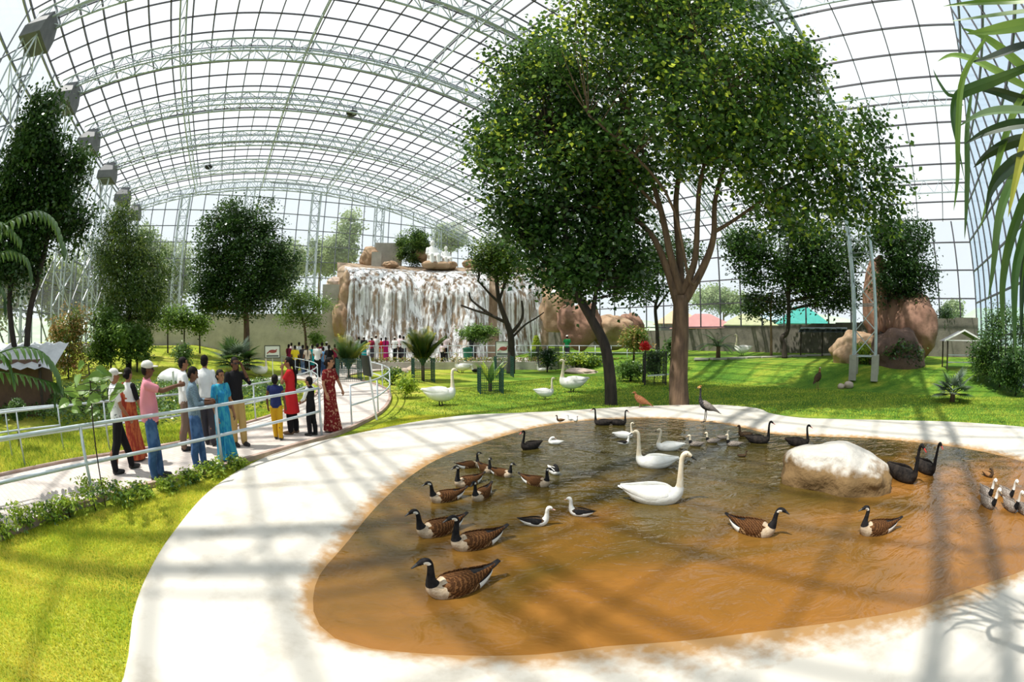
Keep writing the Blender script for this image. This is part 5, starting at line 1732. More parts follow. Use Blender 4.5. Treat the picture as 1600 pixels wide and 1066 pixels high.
def person(loc, rz, h, label, top='shirt', topm=None, bottom='trousers', botm=None, skin='a', hair='short', hairm=None, arms=((.02, .24, 1.12), (.10, .25, .90)), arms_r=None, stride=.05, cap=None, sleeve=.55, female=False, look=(0, 0), group=None, fine=True, child=False, shoe='shoe', extra=None, sleevem=None, glasses=False, belly=0.0, lean=0.0):
    """built facing +x at 1.70 m, scaled to height h; arms give elbow and wrist (x, |y|, z) for the left, arms_r for the right"""
    root = empty('person', loc, rz, h / 1.70)
    tag(root, label, 'person', group)
    vx = .0085 if fine else .017
    S = []
    hs = 1.16 if child else 1.0
    sy = .165 if female else .185
    sh = 1.40
    lx = lean
    # torso, neck, head
    S.append(('l', [(0, 0, .84, .075, .13), (0, 0, .93, .095, .155), (lx * .3, 0, 1.06, .085 + belly, .128), (lx * .6, 0, 1.20, .10, .15), (lx, 0, 1.33, .095, .165), (lx, 0, 1.41, .062, .13), (lx, 0, 1.45, .05, .07)]))
    S.append(('c', [(lx - .005, 0, 1.40), (lx + .015, 0, 1.50)], [.056, .052]))
    yaw, pit = look
    Rh = Matrix.Rotation(yaw, 3, 'Z') @ Matrix.Rotation(pit, 3, 'Y')
    hc = Vector((lx + .025, 0, 1.585))
    H = lambda x, y, z: hc + Rh @ Vector((x * hs, y * hs, z * hs))
    S.append(('e', H(0, 0, .022), (.094 * hs, .075 * hs, .098 * hs), Rh))
    S.append(('e', H(.022, 0, -.045), (.066 * hs, .056 * hs, .070 * hs), Rh))
    S.append(('c', [H(.088, 0, .012), H(.106, 0, -.022)], [.011 * hs, .016 * hs]))
    S.append(('c', [H(.074, -.02, -.056), H(.082, 0, -.056), H(.074, .02, -.056)], [.008, .010, .008]))
    for s in (-1, 1): S.append(('e', H(-.005, s * .076, -.005), (.022 * hs, .010, .032 * hs), Rh))
    # arms
    A_ = {1: arms, -1: arms_r or arms}
    for s in (-1, 1):
        e, w = A_[s]
        e = Vector((e[0] + lx, e[1] * s, e[2])); w = Vector((w[0] + lx, w[1] * s, w[2]))
        sp = Vector((lx, sy * s, sh - .02))
        S.append(('c', [sp, sp.lerp(e, .5), e], [.050, .044, .036])); S.append(('c', [e, e.lerp(w, .35), w], [.037, .037, .025]))
        d = (w - e).normalized()
        if fine: hand(S, w, d + Vector((0, 0, -.1)), Vector((0, -s, 0)) + Vector((0, 0, -.3)))
        else: S.append(('c', [w, w + d * .07, w + d * .14], [.028, .032, .018]))
    # legs
    for s in (-1, 1):
        fx = stride * s
        S.append(('c', [(0, .085 * s, .90), (fx * .5 + .015, .088 * s, .50), (fx, .085 * s, .09)], [.092, .060, .040]))
        S.append(('c', [(fx * .5 + .005, .088 * s, .46), (fx - .02, .086 * s, .33)], [.055, .056]))
        S.append(('c', [(fx - .03, .085 * s, .045), (fx + .06, .09 * s, .038), (fx + .15, .095 * s, .028)], [.040, .038, .028]))
    fuse('body', S, vx, SK[skin], root)
    # face
    if fine:
        for s in (-1, 1):
            MB().ellipsoid(H(.083, .031 * s, .012), (.010, .013, .007), 8, 6).build('eye', F['eye'], root, smooth=True)
            if not glasses: MB().tube([H(.086, .046 * s, .034), H(.093, .032 * s, .039), H(.093, .014 * s, .035)], [.003, .0045, .004], 5).build('eyebrow', HAIR, root)
    if glasses:
        g = MB()
        for s in (-1, 1): g.ellipsoid(H(.094, .034 * s, .010), (.006, .027, .020), 10, 6); g.tube([H(.092, .06 * s, .014), H(-.01, .082 * s, .016)], .004, 5)
        g.tube([H(.10, -.01, .014), H(.10, .01, .014)], .004, 5)
        g.build('sunglasses', CL['shoe'], root)
    hm = hairm or HAIR
    if hair:
        G = [('e', H(-.012, 0, .042), (.100 * hs, .084 * hs, .092 * hs), Rh), ('e', H(-.045, 0, -.005), (.066 * hs, .078 * hs, .085 * hs), Rh)]
        if hair == 'plait': G += [('e', H(-.095, 0, -.02), (.042, .048, .045), Rh), ('c', [H(-.10, 0, -.05), (lx - .13, 0, 1.36), (lx - .14, 0, 1.18), (lx - .12, 0, 1.0)], [.030, .032, .026, .012])]
        if hair == 'bun': G += [('e', H(-.108, 0, -.01), (.048, .052, .050), Rh)]
        ho = fuse('hair', G, vx * 1.1, hm, root)
        # open the face: drop what lies in front of the hairline
        bm = bmesh.new(); bm.from_mesh(ho.data)
        inv = Rh.inverted()
        dead = [v for v in bm.verts if (lambda q: (q.x > .046 * hs - .25 * max(0, q.z - .03) and q.z < .074 * hs) or (q.x > .004 and q.z < .012) or (q.x > -.03 and q.z < -.03))(inv @ (v.co - hc))]
        bmesh.ops.delete(bm, geom=dead, context='VERTS'); bm.to_mesh(ho.data); bm.free()
    if cap:
        fuse('cap', [('e', H(-.006, 0, .055), (.108 * hs, .092 * hs, .078 * hs), Rh), ('e', H(.105, 0, .040), (.085, .072, .013), Rh)] if cap[0] == 'cap' else [('e', H(-.006, 0, .055), (.106, .09, .08), Rh), ('l', [(hc.x, hc.y, hc.z + .045, .16, .15), (hc.x, hc.y, hc.z + .06, .165, .155)])], vx * 1.1, cap[1], root)
    # clothes follow the body a little outside it
    tm = topm
    g = .014

    def sleeves(frac, extra=.012):
        out = []
        for s in (-1, 1):
            e, w = A_[s]
            e = Vector((e[0] + lx, e[1] * s, e[2])); w = Vector((w[0] + lx, w[1] * s, w[2]))
            sp = Vector((lx, (sy - .01) * s, sh - .015))
            if frac <= 1: q = sp.lerp(e, frac); out.append(('c', [sp, sp.lerp(q, .5), q], [.060 + extra * .4, .055 + extra * .6, .048 + extra]))
            else:
                q = e.lerp(w, frac - 1); out.append(('c', [sp, sp.lerp(e, .5), e, q], [.062, .056, .050, .040]))
        return out
    if top:
        hem = {'shirt': .86, 'tucked': .92, 'kurta': .50, 'blouse': 1.10}[top]
        T = [(lx * .1, 0, hem, .105 + g + belly * .6, .165 + g), (lx * .2, 0, max(.95, hem + .04), .105 + g + belly * .8, .160 + g), (lx * .4, 0, 1.10, .095 + g + belly, .140 + g), (lx * .6, 0, 1.22, .108 + g + belly * .3, .158 + g), (lx, 0, 1.335, .100 + g, .168 + g), (lx, 0, 1.41, .070 + g, .135 + g), (lx, 0, 1.448, .056 + g, .075 + g)]
        if top == 'kurta': T = [(0, 0, .48, .19, .235), (0, 0, .70, .165, .225), (0, 0, .86, .148, .215), (0, 0, .95, .132, .195)] + T[2:]
        if female: T[-4] = (lx * .6 + .015, 0, 1.24, .125 + g, .155 + g)
        parts = [('l', T)]
        if sleevem is None: parts += sleeves(sleeve)
        fuse({'kurta': 'kurta', 'blouse': 'blouse'}.get(top, 'shirt'), parts, vx * 1.15, tm, root)
        if sleevem is not None:
            for sv in sleeves(sleeve): fuse('sleeve', [sv], vx * 1.15, sleevem, root)
        if top in ('shirt', 'tucked') and fine:
            MB().tube([(lx + .050 * math.cos(a), .062 * math.sin(a), 1.452 + .012 * math.cos(a * 2)) for a in [2 * math.pi * i / 12 for i in range(13)]], .014, 6).build('collar', tm, root, smooth=True)
    if bottom in ('trousers', 'shorts'):
        L = [('l', [(0, 0, .80, .085, .14), (0, 0, .90, .108, .168), (0, 0, .97, .104, .158)])]
        for s in (-1, 1):
            fx = stride * s
            end = [(fx * .5 + .015, .09 * s, .50), (fx - .01, .088 * s, .25), (fx - .008, .087 * s, .075)] if bottom == 'trousers' else [(fx * .5 + .015, .09 * s, .46)]
            L.append(('c', [(0, .085 * s, .88)] + end, [.106, .086, .077, .066][:len(end) + 1]))
        fuse(bottom, L, vx * 1.15, botm, root)
    elif bottom == 'sari':
        R = [(0, 0, .03, .20, .225), (.0, 0, .12, .185, .21), (0, 0, .40, .150, .19), (0, 0, .72, .135, .185), (0, 0, .90, .125, .182), (0, 0, 1.03, .105, .155)]
        parts = [('l', R)]
        for i in range(7):      # pleats down the front
            y = -.09 + .03 * i
            parts.append(('c', [(.10, y * .6, .95), (.145, y * 1.1, .45), (.188, y * 1.5, .05)], [.012, .020, .028]))
        # the loose end goes over the left shoulder and down the back
        parts.append(('l', [(0, -.02, .98, .118, .172), (.0, 0, 1.12, .115, .158), (.012, .02, 1.25, .140, .165)]))
        parts.append(('c', [(.09, -.05, 1.18), (.11, .04, 1.30), (.06, .12, 1.42), (-.06, .13, 1.40), (-.13, .10, 1.20), (-.15, .08, .80)], [.05, .06, .045, .045, .06, .07], None))
        fuse('sari', parts, vx * 1.15, botm, root)
    elif bottom == 'skirt':
        fuse('skirt', [('l', [(0, 0, .06, .22, .24), (0, 0, .45, .17, .20), (0, 0, .80, .125, .175), (0, 0, .97, .108, .16)])], vx * 1.15, botm, root)
    for s in (-1, 1):
        fx = stride * s
        fuse('shoe', [('c', [(fx - .035, .086 * s, .045), (fx + .06, .091 * s, .042), (fx + .155, .096 * s, .034)], [.048, .047, .036]), ('e', (fx + .05, .091 * s, .018), (.135, .048, .020))], .013, CL[shoe], root, 2)
    if extra: extra(root, H)
    return root


def stand(px, py, phi, z=None):
    p = at(px, py) if z is None else at(px, py, z)
    q = Vector((p.x, p.y, p.z + (.045 if z is None else 0)))
    return q, math.radians(phi) - az_of(p)


GP = 'people on the near walkway'
DOWN = ((-.02, .25, 1.12), (.06, .26, .88))


def phone(at_, m=None):
    def f(root, H):
        MB().box(at_, (.012, .07, .14), 0).build('phone', CL['shoe'], root)
    return f


q, r = stand(196, 741, 12)
person(q, r, 1.66, 'person with white hair in a dark printed white shirt and black trousers striding away', 'shirt', CL['print'], 'trousers', CL['black'], 'a', 'short', HAIRW, DOWN, ((.06, .25, 1.12), (.20, .22, .94)), .20, ('cap', CL['capgrey']), .6, group=GP)
q, r = stand(215, 722, 40)
person(q, r, 1.62, 'person in white top, black sleeves and rust red sari beside the white haired walker', 'blouse', CL['white'], 'sari', CL['sari_red'], 'a', 'bun', None, DOWN, ((.05, .23, 1.12), (.16, .20, .94)), .03, None, .8, True, group=GP, sleevem=CL['black'])
q, r = stand(250, 754, 0)
person(q, r, 1.80, 'person in pink shirt, jeans and white cap pointing with stretched arm', 'shirt', CL['pink'], 'trousers', CL['jeans'], 'b', 'short', None, ((.0, .26, 1.12), (.08, .24, .90)), ((.24, .20, 1.30), (.50, .14, 1.36)), .06, ('cap', CL['capgrey']), .62, group=GP, glasses=True, belly=.045)
q, r = stand(297, 706, 10)
person(q, r, 1.76, 'person in white shirt and brown trousers half hidden behind the checked shirt', 'shirt', CL['white'], 'trousers', CL['brown'], 'a', 'short', None, DOWN, None, .12, None, 1.6, group=GP)
q, r = stand(315, 734, -5)
person(q, r, 1.66, 'person in blue grey checked shirt and jeans looking down at a phone', 'shirt', CL['check'], 'trousers', CL['jeans'], 'b', 'short', None, ((.10, .22, 1.12), (.32, .08, 1.14)), ((.08, .24, 1.12), (.30, .10, 1.12)), .07, None, 1.5, group=GP, look=(0, .35), extra=phone((.46, 0, 1.16)))
q, r = stand(330, 699, 70)
person(q, r, 1.78, 'person in white shirt and dark trousers seen from behind, taller than the checked shirt', 'tucked', CL['white'], 'trousers', CL['charcoal'], 'a', 'short', None, DOWN, None, .05, None, 1.5, group=GP)
q, r = stand(356, 722, -55)
person(q, r, 1.58, 'person in bright blue sari standing at the near railing post', 'blouse', CL['sari_blue'], 'sari', CL['sari_blue'], 'a', 'bun', None, DOWN, ((.02, .23, 1.12), (.10, .22, .88)), .02, None, .6, True, group=GP)
q, r = stand(376, 700, -60)
person(q, r, 1.74, 'person in black shirt, sunglasses and khaki trousers, hand raised to the ear', 'shirt', CL['black'], 'trousers', CL['khaki'], 'b', 'short', None, ((.14, .27, 1.22), (.10, .14, 1.52)), ((.0, .25, 1.12), (.06, .24, .90)), .05, None, 1.3, group=GP, glasses=True)
q, r = stand(436, 690, 75)
person(q, r, 1.34, 'child in navy vest and mustard trousers seen from behind', 'shirt', CL['navy'], 'trousers', CL['yellow'], 'b', 'short', None, DOWN, None, .06, None, .2, group=GP, child=True, look=(.2, 0))
q, r = stand(459, 681, 168)
person(q, r, 1.68, 'person in long red tunic and black leggings with one hand at the face', 'kurta', CL['red'], 'trousers', CL['black'], 'a', 'plait', None, ((.16, .17, 1.16), (.17, .05, 1.44)), DOWN, .05, None, .55, True, group=GP, shoe='sandal', look=(0, .1))
q, r = stand(489, 684, 150)
person(q, r, 1.26, 'child in black vest with white sleeves and black trousers by the railing end', 'shirt', CL['black'], 'trousers', CL['black'], 'c', 'short', None, ((.10, .23, 1.10), (.26, .14, 1.02)), None, .05, None, 1.7, group=GP, child=True, sleevem=CL['white'])
q, r = stand(519, 677, -40)
person(q, r, 1.66, 'person in dark red patterned sari at the gap in the railing', 'blouse', CL['sari_dark'], 'sari', CL['sari_dark'], 'c', 'bun', None, ((.10, .24, 1.12), (.22, .20, .96)), ((.02, .25, 1.12), (.10, .25, .90)), .02, None, .6, True, group=GP, look=(.35, 0))

# the crowd before the waterfall, seen from behind
GC = 'crowd watching the waterfall'
crowd = [
    (452, 582, 1.64, 'maroon', 'maroon', 'kurta', 'plait', 'maroon kurta at the left end of the crowd'), (462, 587, 1.62, 'lemon', 'black', 'shirt', 'short', 'bright yellow shirt in the crowd'),
    (468, 578, 1.72, 'white', 'black', 'shirt', 'short', 'white shirt, tallest head behind the yellow shirt'), (474, 585, 1.62, 'charcoal', 'jeansl', 'shirt', 'short', 'charcoal shirt and pale jeans right of the yellow shirt'),
    (481, 586, 1.58, 'cream', 'black', 'shirt', 'plait', 'cream shirt in the middle of the crowd'), (489, 584, 1.60, 'teal', 'maroon', 'kurta', 'short', 'teal tunic over maroon trousers'),
    (497, 591, 1.74, 'white', 'black', 'shirt', 'short', 'white shirt and black trousers nearest in the crowd'), (504, 581, 1.72, 'maroon', 'black', 'shirt', 'short', 'maroon shirt behind the nearest white shirt'),
    (506, 590, 1.55, 'skyblue', 'jeans', 'shirt', 'short', 'sky blue shirt and jeans'), (511, 582, 1.78, 'white', 'charcoal', 'shirt', 'cap', 'white cap and white shirt'),
    (515, 592, 1.66, 'black', 'black', 'kurta', 'plait', 'long black dress at the front of the crowd'), (524, 582, 1.62, 'maroon', 'black', 'shirt', 'short', 'maroon top at the right end of the main crowd'),
    (532, 577, 1.60, 'green', 'black', 'shirt', 'short', 'green shirt beside the bright palm'), (456, 575, 1.66, 'pinkw', 'charcoal', 'shirt', 'short', 'pale pink shirt at the back left of the crowd'),
    (490, 574, 1.68, 'capgrey', 'charcoal', 'shirt', 'short', 'off white shirt far back in the crowd'), (541, 575, 1.64, 'white', 'black', 'shirt', 'short', 'white shirt partly behind the bright palm')]
far_crowd = [
    (561, 564, 1.62, 'white', 'black', 'shirt', 'short', 'white shirt at the left end of the far railing'), (569, 564, 1.66, 'black', 'teal', 'shirt', 'cap', 'black top, teal skirt and white cap at the far railing'),
    (588, 564, 1.76, 'white', 'white', 'shirt', 'cap', 'all white clothes and cap at the far railing'), (581, 564, 1.62, 'maroon', 'charcoal', 'shirt', 'cap', 'pale cap and maroon shirt at the far railing'),
    (596, 563, 1.55, 'red', 'khaki', 'shirt', 'short', 'red top beside the magenta sari'), (603, 564, 1.60, 'magenta', 'magenta', 'blouse', 'plait', 'magenta sari at the far railing'),
    (617, 564, 1.62, 'white', 'black', 'shirt', 'cap', 'white shirt and black trousers, first of three pale shirts at the railing'), (625, 562, 1.74, 'pinkw', 'black', 'shirt', 'short', 'pale pink shirt between two white shirts at the railing'),
    (631, 564, 1.66, 'white', 'charcoal', 'shirt', 'short', 'white shirt left of the yellow tinged palm'), (697, 564, 1.72, 'pinkw', 'black', 'shirt', 'short', 'pale shirt and black trousers right of the yellow tinged palm'),
    (691, 565, 1.20, 'pinkw', 'black', 'shirt', 'short', 'small child next to the pale shirt right of the palm'), (737, 563, 1.70, 'charcoal', 'jeans', 'shirt', 'short', 'charcoal shirt and jeans with raised arms at the far railing'),
    (886, 563, 1.72, 'green', 'charcoal', 'shirt', 'cap', 'green shirt and pale cap near the second tree trunk')]
for i, (x, y, h, tc, bc, top, hr, lab) in enumerate(crowd + far_crowd):
    q, r = stand(x, y, 80 + (i * 37) % 50 - 25, None if i < len(crowd) else .47)
    bot = 'trousers'
    fem = hr == 'plait'
    if top == 'blouse': bot = 'sari'
    if 'skirt' in lab: bot = 'skirt'
    raised = ((.14, .26, 1.30), (.18, .12, 1.54)) if 'raised' in lab else ((.05, .23, 1.12), (.20, .14, 1.02)) if i % 3 == 0 else DOWN
    person(q, r, h, 'person in ' + lab if not lab.startswith('small') else 'person, a ' + lab, top, CL[tc], bot, CL[bc], 'b' if i % 2 else 'a', 'short' if hr == 'cap' else hr, None, raised, raised if 'raised' in lab else None, .05, ('cap', CL['capgrey']) if hr == 'cap' else None, .6, fem, group=GC, fine=False, child=h < 1.3)
# ================================================================ WATERFALL, ROCKS, RAILINGS, SIGNS, SHEDS
M['fallrock'] = mat('brown waterfall rock', (.40, .30, .205), (.20, .125, .07), scale=.9, rough=.85, bump=1.0, stretch=(1, 1, .45), bscale=3.2)
M['rockpink'] = mat('pinkish brown boulder', (.33, .185, .125), (.19, .10, .066), scale=.7, rough=.9, bump=.6, bscale=5)
M['rockdark'] = mat('dark brown boulder', (.16, .095, .07), (.09, .055, .042), scale=.9, rough=.9, bump=.7, bscale=5)
M['rockpale'] = mat('pale rounded stone', (.62, .50, .42), (.50, .38, .30), scale=4, rough=.9, bump=.3)
M['rocktan'] = mat('tan rock', (.44, .31, .20), (.30, .18, .10), scale=.8, rough=.9, bump=.8, bscale=4)
FD = 36.0


def fall_surface(u, v, push=0.0):
    """u across, v from the back of the ledge down to the foot"""
    x = 527 + 330 * u
    ledge = 419 + 6 * math.sin(u * 3.3) + 7 * u * u
    if v < .14: d, y = 3.2 * (1 - v / .14), ledge - 9 * (1 - v / .14) ** .8
    else:
        f = (v - .14) / .86
        d = -1.4 * math.sin(min(1, f * 2.6) * math.pi / 2) - 1.6 * f ** 1.6
        y = ledge + (f ** 1.35) * (571 - ledge)
        x = x - (1 - u) * 10 * f ** 2
    d += 3.2 * max(0, u - .66) / .34
    n = mnoise.noise(Vector((u * 9, v * 2.2, 1.0))) * .55 + mnoise.noise(Vector((u * 26, v * 5, 7.0))) * .22 + mnoise.noise(Vector((u * 60, v * 18, 3.0))) * .07
    d += n * (1 if v > .1 else .3)
    if u < .06: d += (.06 - u) * 60
    return far(x, y, FD + d - push)


def sheet(name, u0, u1, v0, v1, nu, nv, push, m, parent=None):
    vs = [tuple(fall_surface(u0 + (u1 - u0) * i / nu, v0 + (v1 - v0) * j / nv, push)) for j in range(nv + 1) for i in range(nu + 1)]
    qs = [(j * (nu + 1) + i, j * (nu + 1) + i + 1, (j + 1) * (nu + 1) + i + 1, (j + 1) * (nu + 1) + i) for j in range(nv) for i in range(nu)]
    return np_mesh(name, vs, qs, m, smooth=True, parent=parent)


cliff = sheet('rock_cliff', 0, 1, 0, 1, 150, 90, 0, M['fallrock'])
tag(cliff, 'broad brown rock face that the waterfall runs over', 'rock face')


def fall_material():
    m = bpy.data.materials.new('falling white water')
    m.use_nodes = True
    nt = m.node_tree; N, L = nt.nodes, nt.links
    p = N['Principled BSDF']; out = N['Material Output']
    p.inputs['Base Color'].default_value = (.86, .88, .90, 1); p.inputs['Roughness'].default_value = .35
    tc = N.new('ShaderNodeTexCoord'); mp = N.new('ShaderNodeMapping'); mp.inputs['Scale'].default_value = (3.0, 3.0, .05)
    L.new(tc.outputs['Object'], mp.inputs['Vector'])
    n = N.new('ShaderNodeTexNoise'); n.inputs['Scale'].default_value = 1.0; n.inputs['Detail'].default_value = 6; n.inputs['Roughness'].default_value = .68; n.inputs['Distortion'].default_value = .12
    L.new(mp.outputs['Vector'], n.inputs['Vector'])
    r = N.new('ShaderNodeValToRGB'); r.color_ramp.elements[0].position = .42; r.color_ramp.elements[1].position = .58
    r.color_ramp.elements[1].color = (.95, .95, .95, 1)
    L.new(n.outputs['Fac'], r.inputs['Fac'])
    t = N.new('ShaderNodeBsdfTransparent'); mx = N.new('ShaderNodeMixShader')
    L.new(r.outputs['Color'], mx.inputs['Fac']); L.new(t.outputs[0], mx.inputs[1]); L.new(p.outputs[0], mx.inputs[2]); L.new(mx.outputs[0], out.inputs['Surface'])
    return m


fw = sheet('waterfall', .035, .72, .10, 1, 150, 80, .22, fall_material())
tag(fw, 'white curtain of water falling over the wide brown rock face', 'waterfall', kind='stuff')
fw2 = sheet('waterfall', .76, .97, .13, 1, 60, 60, .22, bpy.data.materials['falling white water'])
tag(fw2, 'thin veil of water on the darker rock behind the black branched tree', 'waterfall', kind='stuff')

# rocks around the fall
for i, (x, y, d, rx, ry, m, lab) in enumerate([
    (541, 455, 35.2, 14, 32, 'rocktan', 'tan rock column at the left edge of the waterfall'), (533, 498, 34.6, 14, 30, 'rocktan', 'lower tan rock at the left foot of the waterfall'),
    (524, 442, 38, 16, 8, 'rockpale', 'pale flat rock behind the left edge of the waterfall'), (577, 402, 39, 14, 17, 'rocktan', 'tan boulder on top of the waterfall, beside the square planter wall'),
    (665, 396, 39, 14, 17, 'rocktan', 'tan boulder behind the white statue'), (612, 414, 37.5, 12, 6, 'rocktan', 'flat stone on the ledge left of the round bush'), (705, 414, 37, 10, 6, 'rocktan', 'flat stone on the ledge under the white statue'),
    (735, 412, 37.5, 12, 7, 'rocktan', 'flat stone on the ledge right of the white statue'),
    (868, 480, 33, 28, 42, 'rocktan', 'tall tan rock behind the second tree, right of the thin veil of water'), (905, 505, 31.5, 36, 36, 'rockpink', 'reddish rock behind the second tree trunk'), (955, 520, 32, 34, 28, 'rocktan', 'tan rock far back between the two trunks'), (985, 515, 34, 22, 26, 'rockpink', 'reddish rock at the end of the rock bank')]):
    c = far(x, y, d)
    s = px_r(x, y, d, rx), px_r(x, y, d, ry)
    boulder('rock', c, (s[0], (s[0] + s[1]) / 2 * .8, s[1]), M[m], i * 2.3 + 1, lab, 'rock', 'rocks around the waterfall', -az_of(c), 4, .22)
# ledge walls on top
c = far(607, 398, 40)
o = MB().box((c.x, c.y, c.z), (2.6, .4, 2.2), -az_of(c)).build('planter_wall', M['concrete']); tag(o, 'square concrete wall on top of the waterfall behind the round bush', 'wall block')
c = far(588, 408, 38.5)
o = MB().box((c.x, c.y, c.z), (.9, .9, 1.5), -az_of(c)).build('concrete_block', M['concrete']); tag(o, 'small concrete block on the ledge left of the planter wall', 'wall block')
c = far(521, 480, 35.5)
o = MB().box((c.x, c.y, 3.2), (1.9, 1.2, 6.2), -az_of(c)).build('concrete_block', M['concrete']); tag(o, 'tall grey concrete block left of the waterfall', 'wall block')
# plateau behind the lip so that the top has ground
pv = [tuple(fall_surface(i / 30, 0)) for i in range(31)]
b = MB(); b.add([Vector(p) for p in pv] + [Vector((p[0] * 1.03, p[1] * 1.03, p[2] + .1)) for p in pv], [(i, i + 1, 32 + i, 31 + i) for i in range(30)])
o = b.build('ledge', M['rocktan'], cliff, smooth=True)

# white statue of two seated figures
c = far(684, 414, 37.3)
root = empty('statue', c, -az_of(c) + math.radians(-70)); tag(root, 'white statue of two seated figures on top of the waterfall', 'statue')
def seated(y, k, name):
    fuse(name, [('l', [(0, y, 0, .62 * k, .50 * k), (-.05, y, .7 * k, .42 * k, .42 * k), (-.1, y, 1.3 * k, .30 * k, .44 * k), (-.1, y, 1.62 * k, .16 * k, .22 * k)]), ('e', (-.04, y, 1.95 * k), (.24 * k, .20 * k, .28 * k)), ('c', [(-.1, y - .42 * k, 1.42 * k), (.1, y - .55 * k, .95 * k), (.5 * k, y - .2 * k, .85 * k)], [.14 * k, .13 * k, .10 * k]),
                ('c', [(-.1, y + .42 * k, 1.42 * k), (.1, y + .5 * k, .95 * k), (.5 * k, y + .2 * k, .85 * k)], [.14 * k, .13 * k, .10 * k]), ('c', [(0, y - .25 * k, .75 * k), (.75 * k, y - .3 * k, .72 * k), (.8 * k, y - .3 * k, .05)], [.24 * k, .2 * k, .17 * k]), ('c', [(0, y + .25 * k, .75 * k), (.75 * k, y + .3 * k, .72 * k), (.8 * k, y + .3 * k, .05)], [.24 * k, .2 * k, .17 * k])], .05, M['white'], root)
seated(-.55, 1.0, 'large_figure'); seated(.75, .8, 'small_figure')
fuse('base', [('e', (.1, .2, -.12), (1.1, 1.2, .42)), ('e', (.3, -.9, -.1), (.7, .7, .38)), ('e', (-.2, 1.2, -.1), (.8, .6, .3))], .07, M['rocktan'], root)

# raised walkway before the falls with its grey front wall and planting
fr = [far(x, 570, 27.6) for x in range(556, 1040, 24)]
b = MB()
n = len(fr)
vs = [Vector((p.x, p.y, -.1)) for p in fr] + [Vector((p.x, p.y, .45)) for p in fr] + [Vector((p.x * 1.3, p.y * 1.3, .45)) for p in fr]
b.add(vs, [(i, i + 1, n + i + 1, n + i) for i in range(n - 1)] + [(n + i, n + i + 1, 2 * n + i + 1, 2 * n + i) for i in range(n - 1)])
o = b.build('raised_walkway', M['concrete']); tag(o, 'raised concrete walkway with grey front wall before the waterfall', 'walkway', kind='structure')
rgp = np.random.default_rng(70)
pts = []
for i in range(3000):
    k = rgp.uniform(0, n - 1.01); j = int(k); p = fr[j].lerp(fr[j + 1], k - j)
    pts.append((p.x * 1.012 + rgp.normal(0, .1), p.y * 1.012 + rgp.normal(0, .1), .47 + rgp.uniform(0, .28)))
v, q4 = leaf_arrays(np.array(pts), .13, .6, rgp, 0)
o = np_mesh('planting', v, q4, [LM['straw'], LM['hedge'], LM['lime']], rgp.choice(3, len(pts), p=[.45, .3, .25])); tag(o, 'low orange and green bedding plants along the front of the raised walkway', 'bedding plants', kind='stuff')


def railing(label, ground, hs=(1.0, .55), post_every=None, r=.024, group='galvanised railings', zoff=.0, lift=None):
    """tubular railing over ground points; a post at each point flagged by post_every"""
    pts = [Vector(p) for p in ground]
    root = empty('railing', pts[0]); tag(root, label, 'railing', group)
    inv = -root.location
    sm = [Vector(p) for p in catmull([tuple(p) for p in pts], 6)]
    for h in hs: MB().tube([p + inv + Vector((0, 0, h)) for p in sm], r, 8).build('rail', M['galv'], root, smooth=True)
    for i, p in enumerate(pts):
        if post_every is None or i in post_every:
            MB().tube([p + inv + Vector((0, 0, -.05)), p + inv + Vector((0, 0, hs[0]))], r, 8).build('post', M['galv'], root, smooth=True)
    return root


railing('near tubular railing in front of the walking people, running in from the left border', [at(*p) for p in [(-140, 872), (-60, 852), (150, 790), (349, 734), (503, 684)]], (1.08, .58), {1, 2, 3, 4}, .028)
railing('curving tubular railing at the bend of the walkway, right of the red sari', [at(*p) for p in [(550, 667), (591, 648), (610, 624), (598, 609), (569, 597), (536, 588)]], (1.0, .52))
railing('far side tubular railing behind the walking people', [at(*p) for p in [(-60, 752), (40, 730), (172, 706), (300, 684), (400, 660), (455, 640), (488, 623), (497, 607), (484, 596), (462, 588), (441, 582)]], (.98, .52), None, .022)
railing('low railing beside the shed, nearest the left border behind the walkway', [at(*p) for p in [(-60, 735), (20, 716), (100, 704)]], (.9, .5), None, .022)
railing('railing along the raised walkway left of the yellow tinged palm', [far(x, 560, 28.1).xy.to_3d() + Vector((0, 0, .45)) for x in range(560, 660, 18)], (1.05, .6), None, .022)
railing('railing along the raised walkway between the palm and the black branched tree', [far(x, 560, 28.1).xy.to_3d() + Vector((0, 0, .45)) for x in range(680, 800, 20)], (1.05, .6), None, .022)
railing('railing along the raised walkway between the black branched tree and the big trunk', [far(x, 560, 28.1).xy.to_3d() + Vector((0, 0, .45)) for x in range(805, 1030, 25)], (1.05, .6), None, .022)

# second light path on the back lawn
pts = [Vector(p) for p in catmull([tuple(at(*p)) for p in [(165, 607), (250, 603), (330, 600), (400, 596), (446, 588)]], 5)]
b = MB()
for a0, a1 in zip(pts[:-1], pts[1:]): b.bar(a0 + Vector((0, 0, .0)), a1 + Vector((0, 0, .0)), .7, .07)
o = b.build('side_path', mat('pale concrete path', (.72, .68, .62), (.62, .58, .52), scale=2, rough=.9)); tag(o, 'narrow pale path behind the hedge bed', 'path', kind='structure')

